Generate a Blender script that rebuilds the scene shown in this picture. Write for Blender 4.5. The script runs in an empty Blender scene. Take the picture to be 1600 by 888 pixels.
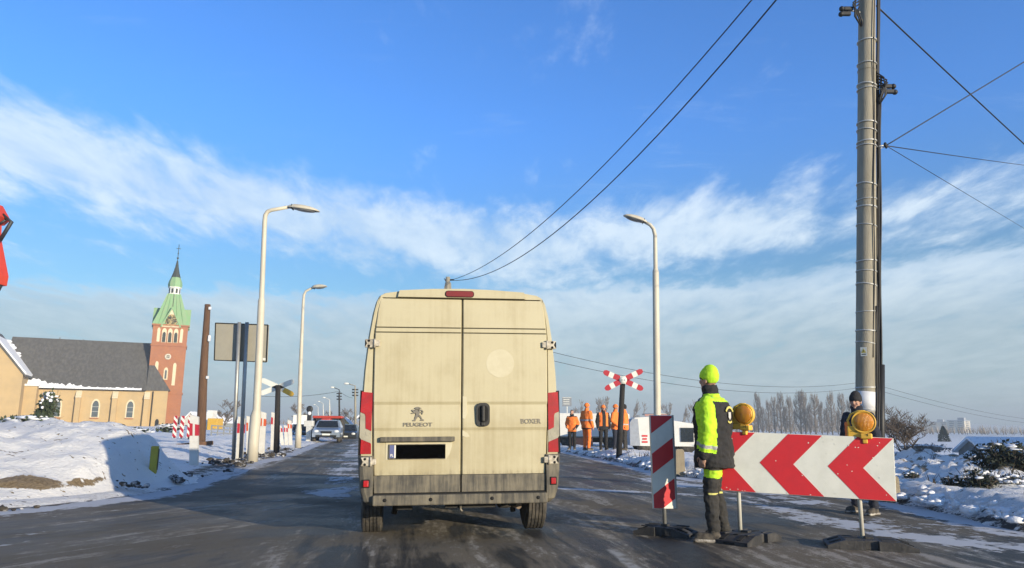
import bpy, bmesh, math, random
import numpy as np
from mathutils import Vector, Matrix, noise

S = bpy.context.scene
COL = S.collection
R = math.radians
random.seed(7)

# ------------------------------------------------------------------ camera
FPX, CX, CY, EYE = 1155.0, 800.0, 444.0, 1.15
PITCH, ROLL = R(10.8), R(0.6)
cam_data = bpy.data.cameras.new('camera')
cam = bpy.data.objects.new('camera', cam_data)
COL.objects.link(cam)
cam_data.sensor_width = 36.0
cam_data.lens = 36.0 * FPX / 1600.0
cam_data.clip_start = 0.1
cam_data.clip_end = 9000
CAMROT = Matrix.Rotation(R(90) + PITCH, 4, 'X') @ Matrix.Rotation(ROLL, 4, 'Z')
cam.matrix_world = Matrix.Translation((0, 0, EYE)) @ CAMROT
S.camera = cam

def ray(px, py):
    return CAMROT.to_3x3() @ Vector(((px - CX) / FPX, -(py - CY) / FPX, -1.0))
def P(px, py, Y):
    d = ray(px, py); t = Y / d.y
    return Vector((d.x * t, Y, EYE + d.z * t))
def G(px, py, z=0.0):
    d = ray(px, py); t = (z - EYE) / d.z
    return Vector((d.x * t, d.y * t, z))

# ------------------------------------------------------------------ light
SUN_EL, SUN_AZ = R(11.2), R(135)          # azimuth clockwise from +Y: the sun stands behind the viewer's right shoulder
SUNDIR = Vector((math.sin(SUN_AZ) * math.cos(SUN_EL), math.cos(SUN_AZ) * math.cos(SUN_EL), math.sin(SUN_EL)))
ld = bpy.data.lights.new('sun', 'SUN')
ld.energy = 5.0
ld.angle = R(0.5)
ld.color = (1.0, 0.86, 0.64)
sun = bpy.data.objects.new('sun', ld)
COL.objects.link(sun)
sun.rotation_euler = (-SUNDIR).to_track_quat('-Z', 'Y').to_euler()
sun.location = SUNDIR * 60

W = bpy.data.worlds.new('World')
S.world = W
W.use_nodes = True
class NT:
    """small helper round a node tree"""
    def __init__(s, nt):
        s.nt = nt
    def n(s, t, **kw):
        nd = s.nt.nodes.new(t)
        for k, v in kw.items():
            setattr(nd, k, v)
        return nd
    def link(s, a, b):
        s.nt.links.new(a, b)
    def _set(s, sock, v):
        if v is None: return
        if hasattr(v, 'node'): s.link(v, sock)
        else: sock.default_value = v
    def math(s, op, a, b=None, c=None, clamp=False):
        nd = s.n('ShaderNodeMath', operation=op); nd.use_clamp = clamp
        for i, v in enumerate((a, b, c)):
            s._set(nd.inputs[i], v)
        return nd.outputs[0]
    def vmath(s, op, a, b=None):
        nd = s.n('ShaderNodeVectorMath', operation=op)
        s._set(nd.inputs[0], a); s._set(nd.inputs[1], b)
        return nd.outputs[0]
    def smooth(s, v, a, b, lo=0.0, hi=1.0):
        nd = s.n('ShaderNodeMapRange', interpolation_type='SMOOTHSTEP')
        s._set(nd.inputs[0], v)
        for i, q in enumerate((a, b, lo, hi)): nd.inputs[1 + i].default_value = q
        return nd.outputs[0]
    def noise(s, vec, scale, detail=4, rough=0.55, lac=2.0, dist=0.0, col=False):
        nd = s.n('ShaderNodeTexNoise')
        s._set(nd.inputs['Vector'], vec)
        nd.inputs['Scale'].default_value = scale
        nd.inputs['Detail'].default_value = detail
        nd.inputs['Roughness'].default_value = rough
        nd.inputs['Lacunarity'].default_value = lac
        nd.inputs['Distortion'].default_value = dist
        return nd.outputs['Color' if col else 'Fac']
    def mix(s, f, a, b, blend='MIX'):
        nd = s.n('ShaderNodeMix', data_type='RGBA', blend_type=blend)
        s._set(nd.inputs[0], f)
        for i, v in ((6, a), (7, b)):
            if hasattr(v, 'node'): s.link(v, nd.inputs[i])
            else: nd.inputs[i].default_value = (*v[:3], 1)
        return nd.outputs[2]
    def comb(s, x, y, z):
        nd = s.n('ShaderNodeCombineXYZ')
        for i, v in enumerate((x, y, z)): s._set(nd.inputs[i], v)
        return nd.outputs[0]
    def mapping(s, vec, scale=(1, 1, 1), rot=(0, 0, 0), loc=(0, 0, 0)):
        nd = s.n('ShaderNodeMapping')
        s._set(nd.inputs[0], vec)
        nd.inputs[1].default_value = loc; nd.inputs[2].default_value = rot; nd.inputs[3].default_value = scale
        return nd.outputs[0]

wt = NT(W.node_tree)
for nd in list(W.node_tree.nodes): W.node_tree.nodes.remove(nd)
sky = wt.n('ShaderNodeTexSky', sky_type='NISHITA')
sky.sun_disc = False
sky.sun_elevation = SUN_EL
sky.sun_rotation = SUN_AZ
sky.altitude = 200
sky.air_density = 1.0
sky.dust_density = 0.6
sky.ozone_density = 2.0
tc = wt.n('ShaderNodeTexCoord').outputs['Generated']
dirv = wt.vmath('NORMALIZE', tc)
sep = wt.n('ShaderNodeSeparateXYZ'); wt.link(dirv, sep.inputs[0])
dx, dy, dz = sep.outputs
el = wt.math('MULTIPLY', wt.math('ARCSINE', dz), 57.29578)
az = wt.math('MULTIPLY', wt.math('ARCTAN2', dx, dy), 57.29578)
zz = wt.math('ADD', wt.math('MAXIMUM', dz, 0.0), 0.10)
plane = wt.comb(wt.math('DIVIDE', dx, zz), wt.math('DIVIDE', dy, zz), 0.0)   # a cloud layer seen in perspective
n_big = wt.noise(wt.mapping(plane, (0.9, 0.6, 1), loc=(3.1, 1.7, 0)), 1.0, 4, 0.55)
n_med = wt.noise(wt.mapping(plane, (2.3, 1.0, 1), rot=(0, 0, 0.12), loc=(1.2, 0.4, 0)), 2.4, 9, 0.62, dist=0.25)
n_fin = wt.noise(wt.mapping(plane, (1.5, 0.7, 1)), 9.0, 6, 0.65)
tex = wt.math('ADD', wt.math('ADD', wt.math('MULTIPLY', n_big, 0.35), wt.math('MULTIPLY', n_med, 0.8)), wt.math('MULTIPLY', n_fin, 0.18))   # about 0.66 in the middle
def band(e0, slope, width, az0, az1, soft=6.0):
    """a long cloud bank: elevation e0 + slope * azimuth, between two azimuths"""
    d = wt.math('SUBTRACT', el, wt.math('ADD', wt.math('MULTIPLY', az, slope), e0))
    g = wt.math('POWER', 2.718, wt.math('MULTIPLY', -1.0, wt.math('POWER', wt.math('DIVIDE', d, width), 2.0)))
    a = wt.math('MULTIPLY', wt.smooth(az, az0 - soft, az0 + soft), wt.smooth(az, az1 - soft, az1 + soft, 1.0, 0.0))
    return wt.math('MULTIPLY', g, a)
b1 = band(13.4, -0.115, 3.2, -70, 8, 9)          # the large bank upper left, falling to the right
b2 = band(13.8, 0.05, 2.6, 4, 24, 6)             # puffs right of the van
b3 = band(14.5, 0.0, 3.2, 22, 60, 7)
low = wt.smooth(wt.math('ADD', el, wt.math('ADD', wt.math('MULTIPLY', wt.math('SUBTRACT', n_med, 0.5), 7.0), wt.math('MULTIPLY', az, -0.045))), 9.0, 11.4, 1.0, 0.0)        # the grey layer along the horizon
cover = wt.math('MAXIMUM', wt.math('MAXIMUM', b1, wt.math('MULTIPLY', b2, 0.9)), wt.math('MULTIPLY', b3, 0.58))
cover = wt.math('MAXIMUM', cover, wt.math('MULTIPLY', low, 1.0))
other = wt.smooth(wt.math('ABSOLUTE', az), 60, 80, 0.0, 0.25)     # scattered cloud round the rest of the sky
cover = wt.math('MAXIMUM', cover, other)
dens = wt.smooth(wt.math('ADD', tex, wt.math('MULTIPLY', cover, 0.44)), 0.72, 1.10)
wisps = wt.math('MULTIPLY', wt.smooth(wt.noise(wt.mapping(plane, (0.9, 2.6, 1), rot=(0, 0, 0.5), loc=(5, 2, 0)), 2.0, 8, 0.7, dist=0.4), 0.55, 0.85), 0.22)
dens = wt.math('MAXIMUM', dens, wisps)
skyc = wt.mix(1.0, sky.outputs[0], wt.mix(wt.smooth(el, 9, 24), (0.60, 0.92, 1.15), (0.55, 1.16, 2.02)), 'MULTIPLY')
hi = wt.smooth(el, 5.5, 12)
lit = wt.mix(hi, (3.9, 4.65, 5.0), (5.9, 6.7, 7.3))
shd = wt.mix(hi, (2.9, 3.7, 4.15), (4.1, 5.2, 6.4))
cshade = wt.smooth(wt.math('ADD', wt.math('MULTIPLY', n_med, 0.6), wt.math('MULTIPLY', n_big, 0.4)), 0.40, 0.66)
cloudc = wt.mix(cshade, shd, lit)
skyc = wt.mix(1.0, skyc, wt.mix(wt.smooth(el, 33, 55), (1, 1, 1), (0.42, 0.42, 0.42)), 'MULTIPLY')      # the deep blue overhead, dimmed further to weaken the ambient light
final = wt.mix(wt.math('MULTIPLY', dens, 0.80), skyc, cloudc)
bg = wt.n('ShaderNodeBackground')
wt.link(final, bg.inputs[0])
bg.inputs[1].default_value = 0.11
wo = wt.n('ShaderNodeOutputWorld')
wt.link(bg.outputs[0], wo.inputs[0])

S.view_settings.view_transform = 'Standard'
S.view_settings.look = 'None'
S.view_settings.exposure = 0.55
S.view_settings.gamma = 1.0
S.view_settings.use_curve_mapping = False
S.render.resolution_x, S.render.resolution_y = 1600, 888
S.cycles.max_bounces = 8
S.cycles.volume_bounces = 0

# ------------------------------------------------------------------ helpers
def tag(o, label=None, cat=None, group=None, kind=None):
    if label: o['label'] = label
    if cat: o['category'] = cat
    if group: o['group'] = group
    if kind: o['kind'] = kind
    return o

def thing(name, loc, label, cat, rz=0.0, group=None):
    o = bpy.data.objects.new(name, None)
    o.empty_display_size = 0.2
    COL.objects.link(o)
    o.location = loc
    o.rotation_euler = (0, 0, rz)
    return tag(o, label, cat, group)

MATS = {}
def mat(name, col, rough=0.6, metal=0.0, col2=None, nscale=6.0, stretch=(1, 1, 1), amt=0.5, bump=0.0, bscale=40.0,
        spec=0.5, coat=0.0, rough2=None, world=False, detail=5, edge=(0.35, 0.7)):
    """Principled material with one procedural second tone and a procedural bump"""
    if name in MATS: return MATS[name]
    m = bpy.data.materials.new(name)
    m.use_nodes = True
    t = NT(m.node_tree)
    b = m.node_tree.nodes['Principled BSDF']
    if world: vec = t.n('ShaderNodeNewGeometry').outputs['Position']
    else: vec = t.n('ShaderNodeTexCoord').outputs['Object']
    vec = t.mapping(vec, stretch)
    if col2 is None: col2 = tuple(c * 0.72 for c in col)
    nz = t.noise(vec, nscale, detail, 0.62)
    f = t.math('MULTIPLY', t.smooth(nz, *edge), amt)
    t.link(t.mix(f, col, col2), b.inputs['Base Color'])
    if rough2 is None: rough2 = min(1.0, rough + 0.12)
    rr = t.math('ADD', t.math('MULTIPLY', nz, rough2 - rough), rough)
    t.link(rr, b.inputs['Roughness'])
    b.inputs['Metallic'].default_value = metal
    b.inputs['Specular IOR Level'].default_value = spec
    b.inputs['Coat Weight'].default_value = coat
    if bump > 0:
        bn = t.n('ShaderNodeBump'); bn.inputs['Strength'].default_value = min(1.0, bump); bn.inputs['Distance'].default_value = 0.02
        t.link(t.noise(vec, bscale, 4, 0.6), bn.inputs['Height'])
        t.link(bn.outputs[0], b.inputs['Normal'])
    MATS[name] = m
    return m

class MB:
    """collects shapes and links them as ONE mesh object"""
    def __init__(s, *mats):
        s.v, s.f, s.mi, s.sm = [], [], [], []
        s.mats = list(mats)
        s.T = Matrix.Identity(4)
    def add(s, verts, faces, mi=0, smooth=False):
        o = len(s.v)
        s.v += [s.T @ Vector(p) for p in verts]
        s.f += [tuple(i + o for i in f) for f in faces]
        s.mi += [mi] * len(faces)
        s.sm += [smooth] * len(faces)
        return s
    def bm(s, bm, mi=0, smooth=False):
        bm.verts.ensure_lookup_table()
        for i, v in enumerate(bm.verts): v.index = i
        s.add([v.co.copy() for v in bm.verts], [[v.index for v in f.verts] for f in bm.faces], mi, smooth)
        bm.free(); return s
    def box(s, c, size, mi=0, rot=None, bev=0.0, seg=2):
        b = bmesh.new()
        bmesh.ops.create_cube(b, size=1.0)
        bmesh.ops.scale(b, vec=size, verts=b.verts)
        if bev > 0:
            bmesh.ops.bevel(b, geom=b.edges[:], offset=min(bev, min(size) * 0.45), segments=seg, profile=0.5, affect='EDGES')
        M_ = Matrix.Translation(c)
        if rot is not None: M_ = M_ @ (rot.to_4x4() if isinstance(rot, Matrix) else Matrix.Rotation(rot, 4, 'Z'))
        bmesh.ops.transform(b, matrix=M_, verts=b.verts)
        return s.bm(b, mi, False)
    def beam(s, a, b, w, h, mi=0):
        a, b = Vector(a), Vector(b); d = b - a
        return s.box((a + b) / 2, (w, h, d.length), mi, d.to_track_quat('Z', 'Y').to_matrix())
    def tube(s, pts, rad, n=8, mi=0, caps=True, smooth=True):
        pts = [Vector(p) for p in pts]
        if not hasattr(rad, '__len__'): rad = [rad] * len(pts)
        vs, fs = [], []
        up = None
        for i, p in enumerate(pts):
            d = (pts[min(i + 1, len(pts) - 1)] - pts[max(i - 1, 0)])
            if d.length < 1e-9: d = Vector((0, 0, 1))
            d.normalize()
            if up is None: up = d.orthogonal().normalized()
            up = (up - d * up.dot(d))
            if up.length < 1e-6: up = d.orthogonal()
            up.normalize(); sd = d.cross(up)
            for k in range(n):
                a = 2 * math.pi * k / n
                vs.append(p + (up * math.cos(a) + sd * math.sin(a)) * rad[i])
        for i in range(len(pts) - 1):
            for k in range(n):
                k2 = (k + 1) % n
                fs.append((i * n + k, i * n + k2, (i + 1) * n + k2, (i + 1) * n + k))
        s.add(vs, fs, mi, smooth)
        if caps:
            s.add(vs[:n], [tuple(range(n))[::-1]], mi, False)
            s.add(vs[-n:], [tuple(range(n))], mi, False)
        return s
    def lathe(s, prof, n=16, mi=0, origin=(0, 0, 0), axis=(0, 0, 1), smooth=True):
        q = Vector(axis).to_track_quat('Z', 'Y').to_matrix()
        o = Vector(origin); vs, fs = [], []
        for r, z in prof:
            for k in range(n):
                a = 2 * math.pi * k / n
                vs.append(o + q @ Vector((r * math.cos(a), r * math.sin(a), z)))
        m = len(prof)
        for i in range(m - 1):
            for k in range(n):
                k2 = (k + 1) % n
                fs.append((i * n + k, i * n + k2, (i + 1) * n + k2, (i + 1) * n + k))
        if prof[0][0] > 1e-5: fs.append(tuple(range(n))[::-1])
        if prof[-1][0] > 1e-5: fs.append(tuple(range((m - 1) * n, m * n)))
        return s.add(vs, fs, mi, smooth)
    def prism(s, poly, d0, d1, plane='xz', mi=0, smooth=False):
        """extrude a 2-D outline between two depths along the plane's normal"""
        def q(u, v, d):
            return {'xz': (u, d, v), 'yz': (d, u, v), 'xy': (u, v, d)}[plane]
        n = len(poly)
        vs = [q(u, v, d0) for u, v in poly] + [q(u, v, d1) for u, v in poly]
        fs = [tuple(range(n)), tuple(range(2 * n - 1, n - 1, -1))]
        fs += [(i, (i + 1) % n + 0, (i + 1) % n + n, i + n) for i in range(n)]
        return s.add(vs, fs, mi, smooth)
    def ell(s, c, r, nu=16, nv=10, mi=0, rot=None, smooth=True):
        if not hasattr(r, '__len__'): r = (r, r, r)
        c = Vector(c); vs, fs = [], []
        for j in range(nv + 1):
            th = math.pi * j / nv
            for k in range(nu):
                a = 2 * math.pi * k / nu
                p = Vector((r[0] * math.sin(th) * math.cos(a), r[1] * math.sin(th) * math.sin(a), r[2] * math.cos(th)))
                if rot is not None: p = rot @ p
                vs.append(c + p)
        for j in range(nv):
            for k in range(nu):
                k2 = (k + 1) % nu
                fs.append((j * nu + k, (j + 1) * nu + k, (j + 1) * nu + k2, j * nu + k2))
        return s.add(vs, fs, mi, smooth)
    def loft(s, rings, mi=0, smooth=True, caps=True):
        n = len(rings[0]); vs = [p for r in rings for p in r]; fs = []
        for i in range(len(rings) - 1):
            for k in range(n):
                k2 = (k + 1) % n
                fs.append((i * n + k, i * n + k2, (i + 1) * n + k2, (i + 1) * n + k))
        if caps:
            fs.append(tuple(range(n))[::-1]); fs.append(tuple(range((len(rings) - 1) * n, len(rings) * n)))
        return s.add(vs, fs, mi, smooth)
    def mesh(s, name):
        me = bpy.data.meshes.new(name)
        me.from_pydata([tuple(p) for p in s.v], [], s.f)
        for m in s.mats: me.materials.append(m)
        if s.f:
            me.polygons.foreach_set('material_index', s.mi)
            me.polygons.foreach_set('use_smooth', s.sm)
        b = bmesh.new(); b.from_mesh(me)
        bmesh.ops.remove_doubles(b, verts=b.verts, dist=1e-6)
        bmesh.ops.recalc_face_normals(b, faces=b.faces)
        b.to_mesh(me); b.free()
        me.update()
        return me
    def build(s, name, parent=None, label=None, cat=None, group=None, kind=None, loc=None, rz=0.0):
        o = bpy.data.objects.new(name, s.mesh(name))
        COL.objects.link(o)
        if parent is not None: o.parent = parent
        if loc is not None: o.location = loc
        if rz: o.rotation_euler = (0, 0, rz)
        return tag(o, label, cat, group, kind)

def copy_tree(o, parent=None, memo=None):
    c = o.copy(); COL.objects.link(c)
    if parent is not None: c.parent = parent
    for ch in [x for x in o.children]: copy_tree(ch, c)
    return c

def text_mesh(body, size, depth, stretch=1.0, bold=0.0):
    """lettering as geometry, in the xz plane, centred, facing -y"""
    cu = bpy.data.curves.new('lettering', 'FONT')
    cu.body = body; cu.size = size; cu.extrude = depth; cu.offset = bold
    cu.align_x = 'CENTER'; cu.align_y = 'CENTER'
    ob = bpy.data.objects.new('lettering', cu); COL.objects.link(ob)
    bpy.context.view_layer.update()
    dg = bpy.context.evaluated_depsgraph_get()
    me = bpy.data.meshes.new_from_object(ob.evaluated_get(dg))
    bpy.data.objects.remove(ob); bpy.data.curves.remove(cu)
    me.transform(Matrix.Rotation(R(90), 4, 'X') @ Matrix.Diagonal((stretch, 1, 1, 1)))
    return me

def mesh_object(name, me, parent, loc=None, rz=0.0, m=None):
    o = bpy.data.objects.new(name, me); COL.objects.link(o)
    if m is not None: me.materials.clear(); me.materials.append(m)
    o.parent = parent
    if loc is not None: o.location = loc
    o.rotation_euler = (0, 0, rz)
    return o

def evaluated(mb, mods):
    """apply modifiers to a builder's mesh and return the mesh"""
    ob = bpy.data.objects.new('temporary', mb.mesh('temporary')); COL.objects.link(ob)
    for typ, kw in mods:
        md = ob.modifiers.new(typ, typ)
        for k, v in kw.items(): setattr(md, k, v)
    bpy.context.view_layer.update()
    dg = bpy.context.evaluated_depsgraph_get()
    me = bpy.data.meshes.new_from_object(ob.evaluated_get(dg))
    bpy.data.objects.remove(ob)
    return me
def remesh(mb, voxel, it=4, fac=0.5):
    return evaluated(mb, [('REMESH', dict(mode='VOXEL', voxel_size=voxel)), ('SMOOTH', dict(iterations=it, factor=fac))])

def clip(poly, keep):
    """clip a 2-D polygon by half planes given as (a, b, c): a*x + b*y <= c"""
    for a, b, c in keep:
        out = []
        for i in range(len(poly)):
            p, q = poly[i], poly[(i + 1) % len(poly)]
            dp, dq = a * p[0] + b * p[1] - c, a * q[0] + b * q[1] - c
            if dp <= 0: out.append(p)
            if (dp < 0 < dq) or (dq < 0 < dp):
                t = dp / (dp - dq); out.append((p[0] + (q[0] - p[0]) * t, p[1] + (q[1] - p[1]) * t))
        poly = out
        if not poly: break
    return poly

def fbm(x, y, sc, oct=4, seed=0.0):
    return noise.fractal(Vector((x * sc + seed, y * sc - seed, seed * 0.37)), 1.0, 2.0, oct)
# ------------------------------------------------------------------ ground, road, snow
LEFT = [G(p[0], p[1]) for p in ((250, 772), (310, 750), (400, 722), (445, 711), (475, 701), (497, 693))]
RIGHT = [G(p[0], p[1]) for p in ((1600, 832), (1400, 787), (1250, 765), (1050, 745), (960, 722), (880, 706))]
far_dir = Vector((-math.sin(R(11)), math.cos(R(11)), 0))
poly = [(-70, 8.6), (-14, 9.0), (-6.6, 9.6), (-6.02, 10.8)] + [(p.x, p.y) for p in LEFT]
L0 = Vector((-12.2, 52, 0)); R0 = Vector((-6.2, 54, 0))
poly += [(L0.x, L0.y), tuple((L0 + far_dir * 500)[:2]), tuple((R0 + far_dir * 500)[:2]), (R0.x, R0.y), (-5.2, 43), (1.0, 37.5)]
poly += [(p.x, p.y) for p in RIGHT[::-1]]
poly += [(9.0, 7.9), (16, 7.2), (70, 5.5), (70, -40), (-70, -40)]
PV = np.array(poly)

def signed(pts):
    """distance to the road's edge, negative on the road"""
    x, y = pts[:, 0], pts[:, 1]
    best = np.full(len(pts), 1e9); inside = np.zeros(len(pts), bool)
    for i in range(len(PV)):
        a, b = PV[i], PV[(i + 1) % len(PV)]
        ab = b - a; t = np.clip(((x - a[0]) * ab[0] + (y - a[1]) * ab[1]) / max(ab @ ab, 1e-9), 0, 1)
        d = np.hypot(x - a[0] - t * ab[0], y - a[1] - t * ab[1]); best = np.minimum(best, d)
        c = (a[1] > y) != (b[1] > y)
        xi = a[0] + (y - a[1]) / (b[1] - a[1] + 1e-12) * ab[0]
        inside ^= c & (x < xi)
    return np.where(inside, -best, best)

def nz(pts, sc, oct=4, seed=0.0):
    return np.array([fbm(p[0], p[1], sc, oct, seed) for p in pts])
def sstep(a, b, v):
    t = np.clip((v - a) / (b - a), 0, 1); return t * t * (3 - 2 * t)
def axis(fine0, fine1, step, lo, hi, grow=1.09):
    a = list(np.arange(fine0, fine1, step)); s = step
    while a[-1] < hi: s *= grow; a.append(a[-1] + s)
    s = step; b = [fine0]
    while b[-1] > lo: s *= grow; b.append(b[-1] - s)
    return np.array(b[:0:-1] + a)

def grid_object(name, xs, ys, hf, m, **kw):
    X, Y = np.meshgrid(xs, ys)
    pts = np.column_stack((X.ravel(), Y.ravel()))
    z, attrs, keep = hf(pts)
    nx = len(xs)
    idx = np.arange(len(pts)).reshape(len(ys), nx)
    q = np.stack((idx[:-1, :-1], idx[:-1, 1:], idx[1:, 1:], idx[1:, :-1]), -1).reshape(-1, 4)
    if keep is not None: q = q[keep[q].any(1)]
    used = np.unique(q); remap = np.full(len(pts), -1); remap[used] = np.arange(len(used))
    me = bpy.data.meshes.new(name)
    co = np.column_stack((pts, z))[used]
    me.from_pydata(co.tolist(), [], remap[q].tolist())
    me.polygons.foreach_set('use_smooth', [True] * len(me.polygons))
    for an, av in attrs.items():
        at = me.attributes.new(an, 'FLOAT', 'POINT'); at.data.foreach_set('value', av[used].astype(np.float32))
    me.materials.append(m)
    o = bpy.data.objects.new(name, me); COL.objects.link(o)
    return tag(o, **kw)

# --- materials of the ground
def snow_material():
    m = bpy.data.materials.new('snow'); m.use_nodes = True
    t = NT(m.node_tree); b = m.node_tree.nodes['Principled BSDF']
    pos = t.n('ShaderNodeNewGeometry').outputs['Position']
    dirt = t.n('ShaderNodeAttribute', attribute_name='dirt').outputs['Fac']
    n1 = t.noise(pos, 3.2, 8, 0.68); n2 = t.noise(pos, 22, 5, 0.7); n3 = t.noise(pos, 1.1, 5, 0.6)
    mask = t.smooth(t.math('ADD', dirt, t.math('ADD', t.math('MULTIPLY', n1, 0.8), t.math('MULTIPLY', n2, 0.35))), 0.98, 1.08)
    specks = t.smooth(t.math('ADD', t.noise(t.mapping(pos, (1, 1.6, 1)), 7, 2, 0.5), t.math('MULTIPLY', t.noise(pos, 1.3, 2, 0.5), 0.25)), 0.80, 0.83)
    soil = t.mix(t.smooth(n2, 0.35, 0.65), (0.19, 0.135, 0.07), (0.33, 0.25, 0.14))
    dark = t.n('ShaderNodeAttribute', attribute_name='grime').outputs['Fac']
    soil = t.mix(dark, soil, (0.05, 0.045, 0.04))
    snow = t.mix(t.smooth(n3, 0.35, 0.7), (0.92, 0.91, 0.88), (0.86, 0.85, 0.83))
    snow = t.mix(t.math('MULTIPLY', t.smooth(n2, 0.4, 0.75), t.math('MULTIPLY', dark, 0.8)), snow, (0.42, 0.39, 0.35))
    c = t.mix(t.math('MAXIMUM', mask, specks), snow, soil)
    t.link(c, b.inputs['Base Color'])
    b.inputs['Roughness'].default_value = 0.62
    b.inputs['Specular IOR Level'].default_value = 0.3
    bp = t.n('ShaderNodeBump'); bp.inputs['Strength'].default_value = 0.9; bp.inputs['Distance'].default_value = 0.10
    h = t.math('ADD', t.math('MULTIPLY', t.noise(pos, 4.5, 8, 0.72), 0.9), t.math('MULTIPLY', t.noise(pos, 26, 5, 0.75), 0.42))
    t.link(h, bp.inputs['Height']); t.link(bp.outputs[0], b.inputs['Normal'])
    return m
SNOW = snow_material()

_a, _b = G(958, 860), G(1015, 905); _t = math.atan2(_b.y - _a.y, _b.x - _a.x) + math.pi      # a worn paint dash near the viewer
DASH = (_a.x * math.cos(_t) + _a.y * math.sin(_t), -_a.x * math.sin(_t) + _a.y * math.cos(_t), _t)
def asphalt_material():
    m = bpy.data.materials.new('wet_asphalt'); m.use_nodes = True
    t = NT(m.node_tree); b = m.node_tree.nodes['Principled BSDF']
    pos = t.n('ShaderNodeNewGeometry').outputs['Position']
    at = t.n('ShaderNodeAttribute', attribute_name='slush').outputs['Fac']
    cross = t.n('ShaderNodeAttribute', attribute_name='crossing').outputs['Fac']
    along = t.mapping(t.mapping(pos, rot=(0, 0, R(-9))), (2.6, 0.26, 1))          # tracks along the main road
    side = t.mapping(t.mapping(pos, rot=(0, 0, R(27))), (3.0, 0.30, 1))           # tracks of the traffic turning in from the left
    s1 = t.noise(along, 1.0, 9, 0.70, dist=0.35); s2 = t.noise(side, 1.0, 9, 0.72, dist=0.9)
    st = t.n('ShaderNodeMix', data_type='FLOAT'); t.link(cross, st.inputs[0]); t.link(s1, st.inputs[2]); t.link(s2, st.inputs[3]); st = st.outputs[0]
    n12 = t.noise(t.mapping(t.mapping(pos, rot=(0, 0, R(8))), (1.0, 0.42, 1)), 9, 6, 0.75); fine = t.noise(pos, 120, 3, 0.7); med = t.noise(pos, 5, 6, 0.65); big = t.noise(pos, 0.5, 4, 0.6)
    agg = t.mix(t.smooth(fine, 0.35, 0.7), (0.007, 0.008, 0.009), (0.085, 0.083, 0.080))
    dry = t.mix(0.55, agg, (0.27, 0.235, 0.18))
    base = t.mix(t.smooth(t.math('ADD', t.math('MULTIPLY', st, 0.6), t.math('MULTIPLY', big, 0.5)), 0.49, 0.58), agg, dry)
    slush = t.smooth(t.math('ADD', t.math('ADD', at, t.math('MULTIPLY', st, 0.62)), t.math('ADD', t.math('MULTIPLY', med, 0.58), t.math('MULTIPLY', n12, 0.34))), 1.01, 1.09)
    salt = t.math('MULTIPLY', t.smooth(t.math('ADD', st, t.math('ADD', t.math('MULTIPLY', n12, 0.50), t.math('MULTIPLY', fine, 0.30))), 0.94, 1.05), 0.72)
    grimy = t.math('MULTIPLY', t.smooth(t.math('ADD', t.math('MULTIPLY', n12, 0.6), t.math('MULTIPLY', st, 0.5)), 0.56, 0.66), t.math('ADD', t.math('MULTIPLY', cross, 0.6), 0.25))
    worn = t.math('MULTIPLY', cross, t.smooth(st, 0.36, 0.56, 0.25, 0.75))
    base = t.mix(worn, base, dry)  # dry area left of the van, its colour also raised to look sunlit
    base = t.mix(grimy, base, (0.10, 0.070, 0.042))
    c = t.mix(salt, base, (0.42, 0.40, 0.36))
    c = t.mix(t.math('MULTIPLY', slush, 0.88), c, (0.62, 0.63, 0.65))
    rel = t.n('ShaderNodeSeparateXYZ'); t.link(t.mapping(pos, (1, 1, 1), rot=(0, 0, -DASH[2]), loc=(0, 0, 0)), rel.inputs[0])
    v_ = t.math('ADD', t.math('ABSOLUTE', t.math('SUBTRACT', rel.outputs[1], DASH[1])), t.math('MULTIPLY', t.math('SUBTRACT', n12, 0.5), 0.10))
    dash = t.math('MULTIPLY', t.smooth(v_, 0.03, 0.075, 1.0, 0.0), t.smooth(rel.outputs[0], DASH[0] - 0.05, DASH[0] + 0.1, 1.0, 0.0))
    c = t.mix(t.math('MULTIPLY', dash, t.smooth(med, 0.38, 0.55, 0.12, 0.62)), c, (0.50, 0.50, 0.48))
    t.link(c, b.inputs['Base Color'])
    wet = t.smooth(t.math('ADD', t.math('MULTIPLY', big, 0.6), t.math('MULTIPLY', st, 0.4)), 0.42, 0.60)
    r = t.math('ADD', t.math('MULTIPLY', wet, 0.34), 0.32)
    r = t.math('ADD', r, t.math('MULTIPLY', slush, 0.25), clamp=True)
    t.link(r, b.inputs['Roughness'])
    t.link(t.math('ADD', t.math('MULTIPLY', wet, -0.022), 0.026), b.inputs['Specular IOR Level'])
    bp = t.n('ShaderNodeBump'); bp.inputs['Strength'].default_value = 0.8; bp.inputs['Distance'].default_value = 0.02
    h = t.math('ADD', t.math('ADD', t.math('MULTIPLY', fine, 0.5), t.math('MULTIPLY', slush, 1.2)), t.math('MULTIPLY', med, 0.4))
    t.link(h, bp.inputs['Height']); t.link(bp.outputs[0], b.inputs['Normal'])
    return m
ASPHALT = asphalt_material()

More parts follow.
